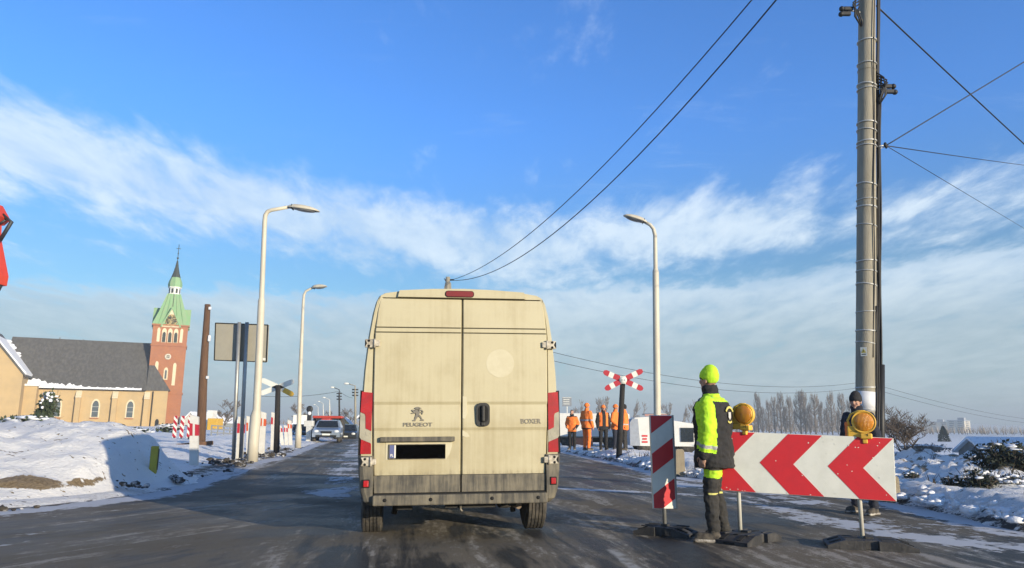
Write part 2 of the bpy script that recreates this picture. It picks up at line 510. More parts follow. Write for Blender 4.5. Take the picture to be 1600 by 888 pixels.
def ground_h(pts):
    d = signed(pts)
    x, y = pts[:, 0], pts[:, 1]
    near = (np.abs(x) < 40) & (y > 0) & (y < 90)
    n = np.zeros(len(pts)); n2 = np.zeros(len(pts)); n3 = np.zeros(len(pts))
    ii = np.where(near)[0]
    n[ii] = nz(pts[ii], 0.9, 4, 3.3); n2[ii] = nz(pts[ii], 3.1, 4, 8.1); n3[ii] = nz(pts[ii], 0.28, 3, 1.7)
    dd = d + n * 0.35 + n2 * 0.12
    h = -0.07 + sstep(-0.15, 0.55, dd) * 0.14
    right = sstep(-1.0, 1.5, x)
    # ridge of ploughed snow along the right kerb
    ridge = np.exp(-((d - 0.75) / 0.55) ** 2) * right * sstep(60, 30, y)
    h += ridge * (0.16 + 0.10 * n + 0.14 * np.abs(n2))
    # ground beyond
    h += sstep(0.6, 4.5, d) * (0.10 + 0.10 * n3 + 0.07 * n) + sstep(0.5, 1.5, d) * 0.05 * n2
    # bank right of the barrier rises away from the road, then the land falls
    bankr = sstep(6.0, 10.0, x) * sstep(10, 15, y) * sstep(30, 26, y)
    h += bankr * (0.06 + 0.34 * n3 + 0.22 * n + 0.10 * n2)
    h -= sstep(28.6, 35, y) * sstep(5, 12, x) * 1.7
    # verge with the guide posts on the left
    h += sstep(0.3, 3.0, d) * sstep(-5, -7, x) * sstep(14, 18, y) * sstep(45, 36, y) * 0.12
    h = h * np.where(h > 0, 1 - 0.8 * np.exp(-((x + 6.4) / 1.8) ** 2 - ((y - 16) / 4.5) ** 2), 1)
    # far hills
    rr = np.hypot(x, y)
    az = np.arctan2(x, y)
    hill = sstep(900, 1900, rr) * (20 + 10 * np.sin(az * 7 + 1.0) + 6 * np.sin(az * 17) + 8 * np.sin(az * 3 - 0.6))
    h = np.where(d > 3, h + hill * 0.85, h)
    dirt = np.full(len(pts), -0.35)
    dirt = np.maximum(dirt, np.exp(-((d - 0.05) / 0.35) ** 2) * 0.62 - 0.1)
    verge = sstep(-4, -6, x) * sstep(12, 15, y) * sstep(45, 30, y) * np.exp(-((d - 0.5) / 0.5) ** 2)
    dirt = np.maximum(dirt, verge * 0.62 - 0.08)
    dirt = np.maximum(dirt, ridge * 0.12 + (n2 > 0.45) * ridge * 0.1)
    scrub = bankr * np.exp(-((n - 0.25) / 0.2) ** 2) * 0.55
    dirt = np.maximum(dirt, scrub)
    far = sstep(120, 320, rr)
    dirt = np.maximum(dirt, -0.35 + far * 0.62)
    grime = np.clip(np.maximum(np.exp(-((d) / 0.8) ** 2), far), 0, 1)
    return h, {'dirt': dirt, 'grime': grime}, None
xs = axis(-13, 14, 0.16, -2600, 2600, 1.07)
ys = axis(8, 26, 0.15, -300, 2800, 1.035)
ground = grid_object('ground', xs, ys, ground_h, SNOW, kind='structure')

def road_h(pts):
    d = signed(pts)
    x, y = pts[:, 0], pts[:, 1]
    near = (np.abs(x) < 40) & (y > 0) & (y < 90)
    n = np.zeros(len(pts)); n2 = np.zeros(len(pts)); n3 = np.zeros(len(pts))
    ii = np.where(near)[0]
    n[ii] = nz(pts[ii], 0.35, 3, 5.3); n2[ii] = nz(pts[ii], 0.9, 4, 2.2); n3[ii] = nz(pts[ii], 1.6, 4, 9.0)
    z = 0.010 * n
    sl = np.full(len(pts), -0.20)
    edge = np.exp(-((d + 0.1) / 0.55) ** 2)
    sl = np.maximum(sl, edge * 0.48 - 0.05)
    # slush on the shoulder behind and beside the chevron board
    sh = np.exp(-((d + 1.5) / 1.25) ** 2) * sstep(1.8, 3.2, x) * sstep(30, 14, y)
    sl = np.maximum(sl, sh * (0.30 + 0.20 * n2 + 0.20 * n3) - 0.02)
    # slush by the left lane and on the lane edge left of the van
    a = np.exp(-((x + 3.2 + (y - 14) * 0.19) / 0.7) ** 2) * sstep(10.5, 13, y) * sstep(60, 40, y)
    sl = np.maximum(sl, a * (0.30 + 0.3 * n2) - 0.02)
    # the thin white line of ice right of the van
    b = np.exp(-((y - 14.0 + 0.42 * (x - 1.5)) / 0.22) ** 2) * sstep(0.3, 1.0, x) * sstep(4.2, 3.0, x)
    sl = np.maximum(sl, b * (0.50 + 0.3 * n3))
    lf = sstep(-3.0, -5.5, x) * sstep(12, 9.5, y)
    sl = np.maximum(sl, lf * (0.16 + 0.25 * n2))
    cr = np.clip(sstep(-1.5, -3.5, x) * sstep(17, 12, y), 0, 1)
    return z, {'slush': sl, 'crossing': cr}, d < 1.6
xs = axis(-9, 9, 0.2, -68, 68, 1.07)
ys = axis(6, 24, 0.2, -38, 540, 1.05)
road = grid_object('road', xs, ys, road_h, ASPHALT, kind='structure')

# --- the snow covered mound at the left
def mound_h(pts):
    x, y = pts[:, 0], pts[:, 1]
    n = nz(pts, 0.5, 4, 4.4); n2 = nz(pts, 2.4, 4, 7.7)
    # crest runs away to the left; the front foot follows the road edge
    ridge_y = 14.6 + 0.10 * (x + 9)
    xe = x * 14.6 / np.maximum(y, 14.6) + 0.12 * n
    px = np.interp(xe, [-22, -16, -12.5, -10.2, -9.2, -8.3, -7.6, -7.1, -6.85, -6.6, -6.25, -5.8, -5.4], [0.6, 0.85, 0.96, 1.02, 1.10, 1.12, 1.06, 0.92, 0.76, 0.44, 0.16, 0.02, -0.02])
    foot = np.interp(x, [-22, -14, -6.8, -6.2, -5.6], [9.0, 9.1, 9.5, 10.4, 12.0])
    foot = foot + 0.30 * n + 0.10 * n2
    front = sstep(0, 1, (y - foot) / (ridge_y - foot)) ** 0.85
    back = sstep(19.5, 15.2, y)
    h = px * np.where(y < ridge_y, front, back)
    env = np.clip(h * 3, 0, 1)
    h = h * (1 + 0.06 * n) + env * 0.10 * n2 + env * 0.06 * nz(pts, 1.1, 3, 2.9) - 0.10 + env * 0.10
    side = np.interp(x, [-24, -20], [0, 1])
    t = (y - foot)
    bandm = np.exp(-((h - 0.25 - 0.14 * n) / 0.12) ** 2) * sstep(-5.5, -5.9, x) * (y < ridge_y) * sstep(13.5, 12.0, y)
    dirt = -0.30 + bandm * (1.02 + 0.9 * n2) + 0.30 * sstep(0.32, 0.55, n2) * (h < 0.55) * (h > 0.05)
    dirt = np.maximum(dirt, -0.25 + np.exp(-(t / 0.32) ** 2) * (0.75 + 0.4 * n2))
    grime = np.exp(-(t / 0.35) ** 2) * 0.8
    return h, {'dirt': dirt, 'grime': grime}, h > -0.08
xs = axis(-15, -5, 0.10, -24, -4.6, 1.05)
ys = axis(8.6, 18, 0.10, 8.0, 26, 1.06)
mound = grid_object('snow_mound', xs, ys, mound_h, SNOW, label='big snow covered mound of sandy soil at the left road edge', cat='mound')

# --- lumps: earth clods pushed up by the plough, and chunks of snow on the right ridge
def lumps(name, spots, m, label, cat):
    mb = MB(m)
    rnd = random.Random(len(spots))
    for x, y, z, r in spots:
        b = bmesh.new(); bmesh.ops.create_icosphere(b, subdivisions=2, radius=1)
        k = rnd.random() * 50
        for v in b.verts:
            v.co *= 1 + 0.7 * noise.noise(v.co * 2.1 + Vector((k, k, 0)))
        bmesh.ops.transform(b, matrix=Matrix.Translation((x, y, z)) @ Matrix.Rotation(rnd.random() * 6, 4, 'Z') @ Matrix.Diagonal((r * rnd.uniform(.8, 1.5), r * rnd.uniform(.8, 1.3), r * rnd.uniform(.5, .9), 1)), verts=b.verts)
        mb.bm(b, 0, True)
    return mb.build(name, label=label, cat=cat, kind='stuff')
clod = mat('frozen_clod', (0.045, 0.038, 0.03), 0.85, col2=(0.55, 0.56, 0.58), nscale=5, amt=0.75, edge=(0.5, 0.62), bump=0.6, bscale=30, world=True)
lump = mat('snow_lump', (0.82, 0.82, 0.83), 0.7, col2=(0.45, 0.41, 0.35), nscale=3.2, amt=0.7, edge=(0.52, 0.68), bump=0.6, bscale=25, world=True)
rnd = random.Random(3)
sp = []
for k in range(1500):
    t = rnd.random()
    i = rnd.choice((0, 0, 1, 1, 1, 2, 2, 3))
    a, b = LEFT[i], LEFT[i + 1]
    p = a.lerp(b, t)
    off = rnd.gauss(-0.30, 0.30)
    if fbm(p.x + off, p.y, 0.9, 3, 6.6) < 0.08 + 0.25 * rnd.random(): continue
    sp.append((p.x + off, p.y, 0.06 - 0.10 * min(0.0, off) + max(0, 0.05 * rnd.random()), 0.025 + 0.06 * rnd.random() ** 2.5))
for k in range(60):
    x = rnd.uniform(-13, -6.2); sp.append((x, np.interp(x, [-14, -6.8, -6.2], [9.1, 9.5, 10.4]) + rnd.gauss(0.0, 0.12), 0.02, 0.02 + 0.04 * rnd.random() ** 2))
lumps('earth_clods', sp, clod, 'dark frozen clods of earth and dirty snow along the left road edge', 'clods')
sp = []
for k in range(640):
    i = rnd.choice((0, 0, 0, 1, 1, 2, 3, 3, 4)); a, b = RIGHT[i], RIGHT[i + 1]; p = a.lerp(b, rnd.random())
    off = abs(rnd.gauss(0.5, 0.32)); r_ = 0.02 + 0.07 * rnd.random() ** 2.5
    sp.append((p.x + off, p.y + off * 0.25, 0.10 + 0.10 * math.exp(-((off - 0.7) / 0.4) ** 2), r_))
lumps('snow_chunks', sp, lump, 'chunks of ploughed snow along the right road edge', 'snow chunks')

# dry weeds and twigs poking through the snow of the right bank and the verges
mb = MB(mat('dry_weed', (0.045, 0.036, 0.022), 0.9, col2=(0.13, 0.10, 0.055), nscale=2))
rnd = random.Random(17)
dgr = bpy.context.evaluated_depsgraph_get()
def drop(x, y):
    ok, h, n, i = ground.ray_cast(Vector((x, y, 5)), Vector((0, 0, -1))); return h.z if ok else 0.0
for k in range(190):
    if rnd.random() < 0.8: x, y = rnd.uniform(7.0, 17.5), rnd.uniform(11.5, 27)
    else: x, y = rnd.uniform(3.6, 7.5), rnd.uniform(16, 27)
    if fbm(x, y, 0.45, 3, 2.2) < -0.02: continue
    z = drop(x, y) - 0.03; m_ = rnd.randint(3, 12); sz = rnd.uniform(0.10, 0.34)
    for j in range(m_):
        a = rnd.random() * 6.283; ln = sz * rnd.uniform(.5, 1.2); b0 = Vector((x + rnd.gauss(0, .06), y + rnd.gauss(0, .06), z)); tip = b0 + Vector((math.cos(a) * ln * .55, math.sin(a) * ln * .55, ln * rnd.uniform(.5, 1))); w = Vector((-math.sin(a), math.cos(a), 0)) * rnd.uniform(.005, .012)
        mid = b0.lerp(tip, .5) + Vector((0, 0, ln * .12)); mb.add([b0 - w, b0 + w, mid + w * .8, mid - w * .8, tip], [(0, 1, 2, 3), (3, 2, 4)])
mb.build('dry_weeds', label='dry dark weeds poking through the snow beside the road', cat='weeds', kind='stuff')
# ------------------------------------------------------------------ the white van
def van_paint():
    m = bpy.data.materials.new('dusty_white_paint'); m.use_nodes = True
    t = NT(m.node_tree); b = m.node_tree.nodes['Principled BSDF']
    oc = t.n('ShaderNodeTexCoord').outputs['Object']
    sp = t.n('ShaderNodeSeparateXYZ'); t.link(oc, sp.inputs[0])
    streak = t.noise(t.mapping(oc, (26, 3, 1.1)), 1.0, 5, 0.6)
    cloud = t.noise(oc, 2.2, 5, 0.6); fine = t.noise(oc, 70, 3, 0.6)
    low = t.smooth(sp.outputs[2], 1.5, 0.55)                       # road film is thicker low on the doors
    film = t.math('ADD', t.math('MULTIPLY', cloud, 0.55), t.math('ADD', t.math('MULTIPLY', streak, 0.26), t.math('MULTIPLY', low, 0.12)))
    f = t.smooth(film, 0.36, 0.60)
    c = t.mix(f, (0.49, 0.44, 0.285), (0.39, 0.335, 0.20))
    grit = t.math('MULTIPLY', t.smooth(t.math('ADD', t.math('MULTIPLY', streak, 0.6), t.math('ADD', t.math('MULTIPLY', fine, 0.35), t.smooth(sp.outputs[2], 0.86, 0.62, 0.0, 0.36))), 0.72, 0.95), 0.7)
    c = t.mix(grit, c, (0.20, 0.17, 0.12))
    t.link(c, b.inputs['Base Color'])
    b.inputs['Roughness'].default_value = 0.55
    b.inputs['Coat Weight'].default_value = 0.12; b.inputs['Coat Roughness'].default_value = 0.35
    return m
VAN = van_paint()
def dirty_plastic():
    m = bpy.data.materials.new('dirty_grey_plastic'); m.use_nodes = True
    t = NT(m.node_tree); b = m.node_tree.nodes['Principled BSDF']
    oc = t.n('ShaderNodeTexCoord').outputs['Object']
    streak = t.noise(t.mapping(oc, (22, 3, 2.0)), 1.0, 6, 0.7); cl = t.noise(oc, 5, 5, 0.6)
    f = t.smooth(t.math('ADD', t.math('MULTIPLY', streak, 0.6), t.math('MULTIPLY', cl, 0.4)), 0.36, 0.66)
    t.link(t.mix(f, (0.05, 0.048, 0.043), (0.20, 0.175, 0.125)), b.inputs['Base Color'])
    b.inputs['Roughness'].default_value = 0.75
    return m
PLAST = dirty_plastic()
GAP = mat('black_gap', (0.012, 0.012, 0.012), 0.9)
RUBBER = mat('tyre_rubber', (0.028, 0.027, 0.026), 0.85, col2=(0.12, 0.105, 0.085), nscale=9, amt=0.8, bump=0.3, bscale=60)
REDLENS = mat('red_lens', (0.42, 0.014, 0.017), 0.22, col2=(0.22, 0.012, 0.014), nscale=9, amt=0.6, coat=0.5)
CLEARLENS = mat('clear_lens', (0.40, 0.37, 0.28), 0.22, col2=(0.24, 0.225, 0.17), nscale=11, amt=0.7, coat=0.5)
GREYMETAL = mat('chrome_grey', (0.24, 0.22, 0.18), 0.4, metal=0.5)
BLACKPL = mat('black_plastic', (0.018, 0.018, 0.018), 0.5)
UNDER = mat('sooty_underbody', (0.02, 0.019, 0.018), 0.85, col2=(0.06, 0.055, 0.048), nscale=7)
HINGE = mat('dusty_hinge', (0.55, 0.50, 0.40), 0.5, col2=(0.2, 0.17, 0.13), nscale=26, amt=0.9)

van = thing('delivery_van', (-0.48, 7.6, -0.008), 'dirty white high roofed van seen from behind, a clean round spot on its right door', 'van', rz=R(8.0))
van.rotation_euler = (0, R(-0.9), R(8.0))          # the road's camber
half = [(0.90, 0.42), (0.965, 0.48), (0.992, 0.62), (1.008, 0.95), (1.004, 1.3), (0.984, 1.7), (0.950, 2.05), (0.915, 2.28), (0.885, 2.40), (0.855, 2.46), (0.80, 2.495), (0.62, 2.520), (0.30, 2.536), (0.0, 2.54)]
def section(y, k=1.0, ztop=9, zs=1.0):
    pts = []
    for x, z in half:
        z2 = min(z, ztop)
        pts.append((x * k, y, 0.42 + (z2 - 0.42) * zs))
    return [Vector(p) for p in pts] + [Vector((-p[0], p[1], p[2])) for p in pts[-2::-1]]
mb = MB(VAN, PLAST, GAP)
mb.loft([section(0.0, 0.985, zs=0.992), section(0.02, 0.996, zs=0.998), section(0.07), section(2.0), section(4.1), section(4.4, 0.985, 2.50), section(4.85, 0.97, 2.02), section(5.3, 0.955, 1.5), section(5.7, 0.93, 1.2), section(5.95, 0.86, 0.98), section(6.0, 0.8, 0.85)], 0)
# rear frame round the doors, standing flush with them
def door_edge(z):
    return float(np.interp(z, [0.50, 0.9, 1.5, 2.06, 2.3, 2.43], [0.848, 0.866, 0.884, 0.884, 0.862, 0.838]))
for sgn in (-1, 1):
    zs = [0.86, 1.0, 1.3, 1.5, 1.7, 1.9, 2.05, 2.2, 2.3, 2.4, 2.442]
    outer = [(sgn * (float(np.interp(z, [p[1] for p in half], [p[0] for p in half])) * 0.985 - 0.006), z) for z in zs]
    inner = [(sgn * (door_edge(z) + 0.010), z) for z in zs]
    mb.prism(outer + inner[::-1], -0.026, 0.004)
    mb.tube([(x - sgn * 0.02, -0.006, z) for x, z in outer], 0.020, 8, 0)
top = [(-0.84, 2.442), (0.84, 2.442), (0.83, 2.462), (0.78, 2.487), (0.62, 2.512), (0, 2.53), (-0.62, 2.512), (-0.78, 2.487), (-0.83, 2.462)]
mb.prism(top, -0.022, 0.004)
mb.prism([(-0.66, 2.446), (0.66, 2.446), (0.645, 2.513), (0.3, 2.534), (0, 2.540), (-0.3, 2.534), (-0.645, 2.513)], -0.055, 0.10)
mb.prism([(-0.89, 0.49), (0.89, 0.49), (0.89, 2.1), (0.845, 2.445), (-0.845, 2.445), (-0.89, 2.1)], 0.0, 0.004, mi=2)
body = mb.build('body', van)

def door(sgn):
    mb = MB(VAN, GAP)
    rows = [(0.672, .028), (0.72, .030), (1.085, .030), (1.10, .031), (1.128, .042), (1.18, .043), (1.355, .032), (1.385, .046), (1.40, .046), (1.80, .049), (2.074, .046), (2.078, .036), (2.084, .036), (2.088, .046), (2.124, .045), (2.128, .035), (2.134, .035), (2.138, .044), (2.30, .036), (2.38, .030), (2.43, .024)]
    nx = 8; vs = []; fs = []; mi = []
    for z, p in rows:
        x0, x1 = 0.0065, door_edge(z)
        for k in range(nx + 1):
            t = k / nx; e = min(t, 1 - t)
            t = 0.012 if k == 1 else (0.988 if k == nx - 1 else t)
            pp = p - (0.012 if k in (0, nx) else 0)
            vs.append((sgn * (x0 + (x1 - x0) * t), -pp, z))
    n = nx + 1
    for r in range(len(rows) - 1):
        for k in range(nx):
            fs.append((r * n + k, r * n + k + 1, (r + 1) * n + k + 1, (r + 1) * n + k))
    mb.add(vs, fs, 0, False)
    ring = [i for i in range(n)] + [r * n + nx for r in range(1, len(rows))] + [(len(rows) - 1) * n + k for k in range(nx - 1, -1, -1)] + [r * n for r in range(len(rows) - 2, 0, -1)]
    back = [(vs[i][0], 0.0, vs[i][2]) for i in ring]; L = len(ring)
    mb.add([vs[i] for i in ring] + back, [(i, (i + 1) % L, (i + 1) % L + L, i + L) for i in range(L)], 0, False)
    for za, zb in ((2.0785, 2.0835), (2.1285, 2.1335)):
        zc = (za + zb) / 2
        mb.box((sgn * (door_edge(zc) + 0.0065) / 2, -0.0365, zc), (door_edge(zc) - 0.02, 0.004, zb - za), 1)
    return mb.build('rear_door', van)
dl, dr = door(-1), door(1)
for sgn, dobj in ((-1, dl), (1, dr)):
    m_ = MB(PLAST)
    m_.prism([(sgn * 0.008, 0.505), (sgn * 0.846, 0.505), (sgn * 0.856, 0.668), (sgn * 0.008, 0.668)], -0.036, 0.0)
    m_.build('lower_trim', dobj)
def rounded(cx, cz, w, h, r, n=5):
    out = []
    for (sx, sz, a0) in ((1, 1, 0), (-1, 1, 90), (-1, -1, 180), (1, -1, 270)):
        for k in range(n + 1):
            a = R(a0 + 90 * k / n)
            out.append((cx + sx * (w / 2 - r) + r * math.cos(a), cz + sz * (h / 2 - r) + r * math.sin(a)))
    return out
# handle on the right door
mb = MB(BLACKPL, GAP)
mb.prism(rounded(0.215, 1.255, 0.138, 0.235, 0.05), -0.062, -0.03)
mb.prism(rounded(0.215, 1.262, 0.10, 0.17, 0.04), -0.0645, -0.06, mi=1)
mb.box((0.214, -0.078, 1.265), (0.034, 0.03, 0.165), 0, bev=0.012)
mb.box((0.214, -0.068, 1.163), (0.04, 0.02, 0.035), 0, bev=0.006)
mb.build('door_handle', dr)
clean = mat('wiped_paint', (0.555, 0.51, 0.36), 0.5, col2=(0.50, 0.45, 0.30), nscale=9, amt=0.7)
ring = []
for k in range(48):
    a = 2 * math.pi * k / 48; r_ = 0.143 * (1 + 0.03 * noise.noise(Vector((math.cos(a) * 3, math.sin(a) * 3, 2))))
    ring.append((0.392 + r_ * math.cos(a), 1.772 + r_ * math.sin(a)))
mb = MB(clean); mb.prism(ring, -0.0495, -0.044)
mb.build('clean_spot', dr, label='round patch wiped clean of road dust')
mb = MB(clean)
for pts in ([(0.012, 1.44), (0.05, 1.43), (0.055, 1.32), (0.06, 1.27), (0.03, 1.21), (0.012, 1.22)], [(0.012, 1.10), (0.06, 1.075), (0.085, 1.04), (0.05, 1.03), (0.012, 1.045)]):
    mb.prism(pts, -0.0465 if pts[0][1] > 1.2 else -0.0345, -0.03)
mb.build('scuff_mark', dr)
# number plate, light bar and lettering on the left door
mb = MB(clean)
mb.prism([(-0.745, 1.0), (-0.09, 1.0), (-0.095, 0.94), (-0.115, 0.87), (-0.15, 0.82), (-0.745, 0.82)], -0.0335, -0.025)
mb.build('plate_recess', dl)
mb = MB(PLAST); mb.box((-0.435, -0.052, 1.017), (0.735, 0.05, 0.048), 0, bev=0.008); mb.build('plate_light_bar', dl)
mb = MB(PLAST); mb.box((-0.437, -0.040, 0.897), (0.560, 0.016, 0.145), 0, bev=0.004)
pl = mb.build('number_plate', dl, label='plate with a blue end strip and a blank black face')
mb = MB(mat('plate_black', (0.002, 0.002, 0.002), 1.0, spec=0.0)); mb.box((-0.402, -0.050, 0.897), (0.485, 0.004, 0.132), 0); mb.build('plate_face', pl)
mb = MB(mat('plate_blue', (0.10, 0.12, 0.27), 0.5), mat('plate_white', (0.78, 0.76, 0.68), 0.5)); mb.box((-0.684, -0.050, 0.900), (0.044, 0.004, 0.122), 0); mb.box((-0.6535, -0.0495, 0.900), (0.014, 0.003, 0.122), 1)
mb.build('country_strip', pl)
mesh_object('country_letters', text_mesh('PL', 0.034, 0.001, 0.9, 0.0008), pl, (-0.684, -0.0535, 0.862), m=mat('plate_white', (0.78, 0.76, 0.68), 0.5))
mesh_object('maker_lettering', text_mesh('PEUGEOT', 0.052, 0.003, 1.28, 0.0012), dl, (-0.437, -0.0465, 1.158), m=GREYMETAL)
mesh_object('model_lettering', text_mesh('BOXER', 0.066, 0.003, 0.98, 0.0016), dr, (0.705, -0.0465, 1.185), m=GREYMETAL)
def lion(points):
    return [(-0.437 + (x - 520) * 0.000442, 1.262 - (y - 370) * 0.000442) for x, y in points]
mb = MB(GREYMETAL)
for q in ([(395, 268), (430, 270), (450, 295), (468, 262), (500, 268), (520, 300), (560, 318), (575, 345), (555, 362), (540, 385), (480, 372), (470, 352), (385, 362), (372, 345), (430, 330), (400, 305), (385, 290)],
          [(445, 240), (480, 212), (530, 206), (575, 225), (605, 243), (580, 250), (545, 240), (525, 262), (500, 258), (470, 250)],
          [(540, 250), (575, 268), (610, 270), (640, 300), (650, 330), (630, 322), (605, 295), (575, 300), (560, 318), (535, 290)],
          [(480, 372), (545, 385), (525, 430), (480, 490), (470, 525), (405, 525), (400, 505), (445, 485), (455, 440)],
          [(525, 385), (560, 378), (600, 430), (625, 480), (665, 495), (655, 520), (580, 515), (575, 495), (600, 488), (570, 440), (540, 420)],
          [(590, 325), (615, 320), (635, 350), (625, 378), (608, 372), (612, 348), (595, 340)]):
    mb.prism(lion(q), -0.050, -0.040)
mb.build('rampant_lion_emblem', dl)
# brake lamp
mb = MB(mat('dark_red_lens', (0.20, 0.012, 0.012), 0.3), GAP)
mb.prism(rounded(-0.03, 2.484, 0.285, 0.056, 0.024), -0.070, -0.05)
mb.prism(rounded(-0.03, 2.484, 0.30, 0.068, 0.03), -0.060, -0.05, mi=1)
mb.build('brake_lamp', van)
# tail lamps
def tl(points, s, scale=5.92):
    out = []
    for X, Y in points:
        px, py = 545 + X / scale, 590 + Y / scale
        out.append((s * (0.885 - (px - 586) * 0.0046), 1.49 - (py - 608) * 0.00629))
    return out
for s in (-1, 1):
    mb = MB(REDLENS)
    mb.prism(tl([(105, 112), (240, 122), (238, 475), (225, 470), (165, 450), (160, 340), (150, 318), (95, 300)], s), -0.036, 0.10)
    mb.prism(tl([(112, 550), (222, 582), (238, 590), (242, 682), (108, 682)], s), -0.034, 0.10)
    lamp = mb.build('tail_lamp', van)
    m2 = MB(CLEARLENS)
    m2.prism(tl([(92, 301), (150, 319), (160, 341), (165, 451), (225, 471), (238, 476), (238, 589), (222, 581), (112, 549), (92, 530)], s), -0.030, 0.10)
    m2.prism(tl([(170, 480), (215, 490), (212, 520), (170, 512)], s), -0.033, -0.02)
    m2.build('reversing_lens', lamp)
    m3 = MB(GAP); m3.prism(tl([(84, 100), (246, 108), (250, 694), (78, 694)], s), -0.022, 0.09); m3.build('lamp_seal', lamp)
    # hinges
    for z, xx in ((1.965, 0.925), (0.805, 0.93)):
        h = MB(HINGE, GAP)
        h.box((s * xx, -0.050, z), (0.105, 0.022, 0.085), 0, bev=0.008)
        h.box((s * (xx - 0.075), -0.058, z), (0.045, 0.03, 0.06), 0, bev=0.008)
        h.tube([(s * (xx - 0.045), -0.068, z - 0.045), (s * (xx - 0.045), -0.068, z + 0.045)], 0.013, 8, 0)
        for q in (-0.026, 0.026):
            h.lathe([(0.0001, 0.0), (0.013, 0.0), (0.013, 0.004), (0.0001, 0.004)], 8, 1, (s * (xx + 0.012), -0.061, z + q), (0, -1, 0))
        h.prism([(s * (xx + 0.046), z - 0.03), (s * (xx + 0.03), z), (s * (xx + 0.046), z + 0.03), (s * (xx + 0.052), z + 0.03), (s * (xx + 0.052), z - 0.03)], -0.0635, -0.06, mi=1)
        h.build('door_hinge', van)
# bumper: two corners and the step
mb = MB(PLAST, GAP)
for s in (-1, 1):
    rings = []
    for z, xo, yo in ((0.39, 0.90, -0.035), (0.43, 0.955, -0.06), (0.52, 0.985, -0.066), (0.70, 1.004, -0.062), (0.86, 1.012, -0.052)):
        xi = 0.858
        rings.append([Vector((s * xi, yo, z)), Vector((s * (xo - 0.05), yo, z)), Vector((s * (xo - 0.015), yo + 0.02, z)), Vector((s * xo, yo + 0.07, z)), Vector((s * xo, 0.45, z)), Vector((s * xi, 0.45, z))])
    mb.loft(rings, 0, False)
mb.box((0, -0.055, 0.440), (1.712, 0.13, 0.098), 0, bev=0.012)
mb.box((0, -0.03, 0.494), (1.70, 0.07, 0.01), 1)
bumper = mb.build('bumper', van)
for s in (-1, 1):
    mb = MB(REDLENS, GAP)
    mb.box((s * 0.925, -0.072, 0.598), (0.052, 0.02, 0.062), 0, bev=0.008)
    mb.box((s * 0.925, -0.066, 0.598), (0.07, 0.014, 0.08), 1, bev=0.006)
    mb.build('reflector', bumper)
for x in (-0.74, -0.3, 0.3, 0.76):
    mb = MB(GAP); mb.lathe([(0.0001, 0), (0.018, 0), (0.018, .003), (0.0001, .003)], 12, 0, (x, -0.121, 0.445), (0, -1, 0)); mb.build('parking_sensor', bumper)
# running gear
def wheel(x, y):
    w = 0.225; r_ = 0.34
    prof = [(0.20, -w / 2 + .01), (0.29, -w / 2), (0.325, -w / 2 + 0.012)]
    for k in range(5):
        a = -w / 2 + 0.02 + k * 0.0385
        prof += [(r_, a), (r_, a + 0.029), (r_ - 0.012, a + 0.030), (r_ - 0.012, a + 0.0375)]
    prof = prof[:-2] + [(0.325, w / 2 - 0.012), (0.29, w / 2), (0.20, w / 2 - .01)]
    mb = MB(RUBBER); mb.lathe(prof, 40, 0, (x, y, r_), (1, 0, 0), smooth=False)
    t_ = mb.build('tyre', None)
    m2 = MB(GREYMETAL); m2.lathe([(0.0001, -0.05), (0.12, -0.06), (0.2, -0.09), (0.2, 0.09), (0.12, 0.04), (0.0001, 0.05)], 24, 0, (x, y, r_), (1, 0, 0))
    rim = m2.build('rim', None)
    return t_, rim
for x in (-0.895, 0.895):
    for y in (1.02, 5.05):
        t_, rim = wheel(x * (1.0 if y < 2 else 1.0), y)
        t_.parent = van; t_.name = 'wheel'; rim.parent = t_
mb = MB(UNDER)
mb.box((0, 2.9, 0.40), (1.7, 5.6, 0.06), 0)
mb.tube([(-0.78, 1.02, 0.33), (0.78, 1.02, 0.33)], 0.045, 10)
for s in (-1, 1):
    mb.beam((s * 0.55, 0.2, 0.36), (s * 0.55, 1.8, 0.33), 0.07, 0.05)
    mb.tube([(s * 0.66, 0.95, 0.2), (s * 0.62, 0.9, 0.42)], 0.03, 8)
    mb.box((s * 0.55, 0.9, 0.30), (0.14, 0.2, 0.1), 0, bev=0.02)
mb.box((0.05, 2.0, 0.31), (0.9, 1.0, 0.13), 0, bev=0.04)
mb.box((-0.55, 0.16, 0.355), (0.16, 0.1, 0.06), 0, bev=0.015)
mb.box((0.1, 0.05, 0.365), (0.5, 0.04, 0.04), 0)
mb.build('chassis', van)
mb = MB(mat('rusty_exhaust', (0.16, 0.12, 0.09), 0.6, metal=0.5, col2=(0.3, 0.26, 0.2)))
mb.tube([(0.40, 1.5, 0.34), (0.52, 0.55, 0.36), (0.62, 0.25, 0.33)], 0.035, 10)
mb.ell((0.40, 1.55, 0.33), (0.12, 0.35, 0.09))
mb.build('exhaust_pipe', van)
mb = MB(GREYMETAL); mb.tube([(0.0, 0.02, 0.385), (0.0, 0.0, 0.33), (0.02, 0.0, 0.315)], 0.012, 8); mb.build('towing_eye', van)
GLASSDARK = mat('dark_vehicle_glass', (0.02, 0.025, 0.03), 0.08, spec=0.8)
mb = MB(GLASSDARK); mb.add([(-0.84, 4.43, 2.43), (0.84, 4.43, 2.43), (0.90, 5.24, 1.60), (-0.90, 5.24, 1.60)], [(0, 1, 2, 3)])
mb.T = Matrix.Translation((0, 0.022, 0.02)); mb.add([(-0.84, 4.43, 2.43), (0.84, 4.43, 2.43), (0.90, 5.24, 1.60), (-0.90, 5.24, 1.60)], [(3, 2, 1, 0)]); mb.build('windscreen', van)
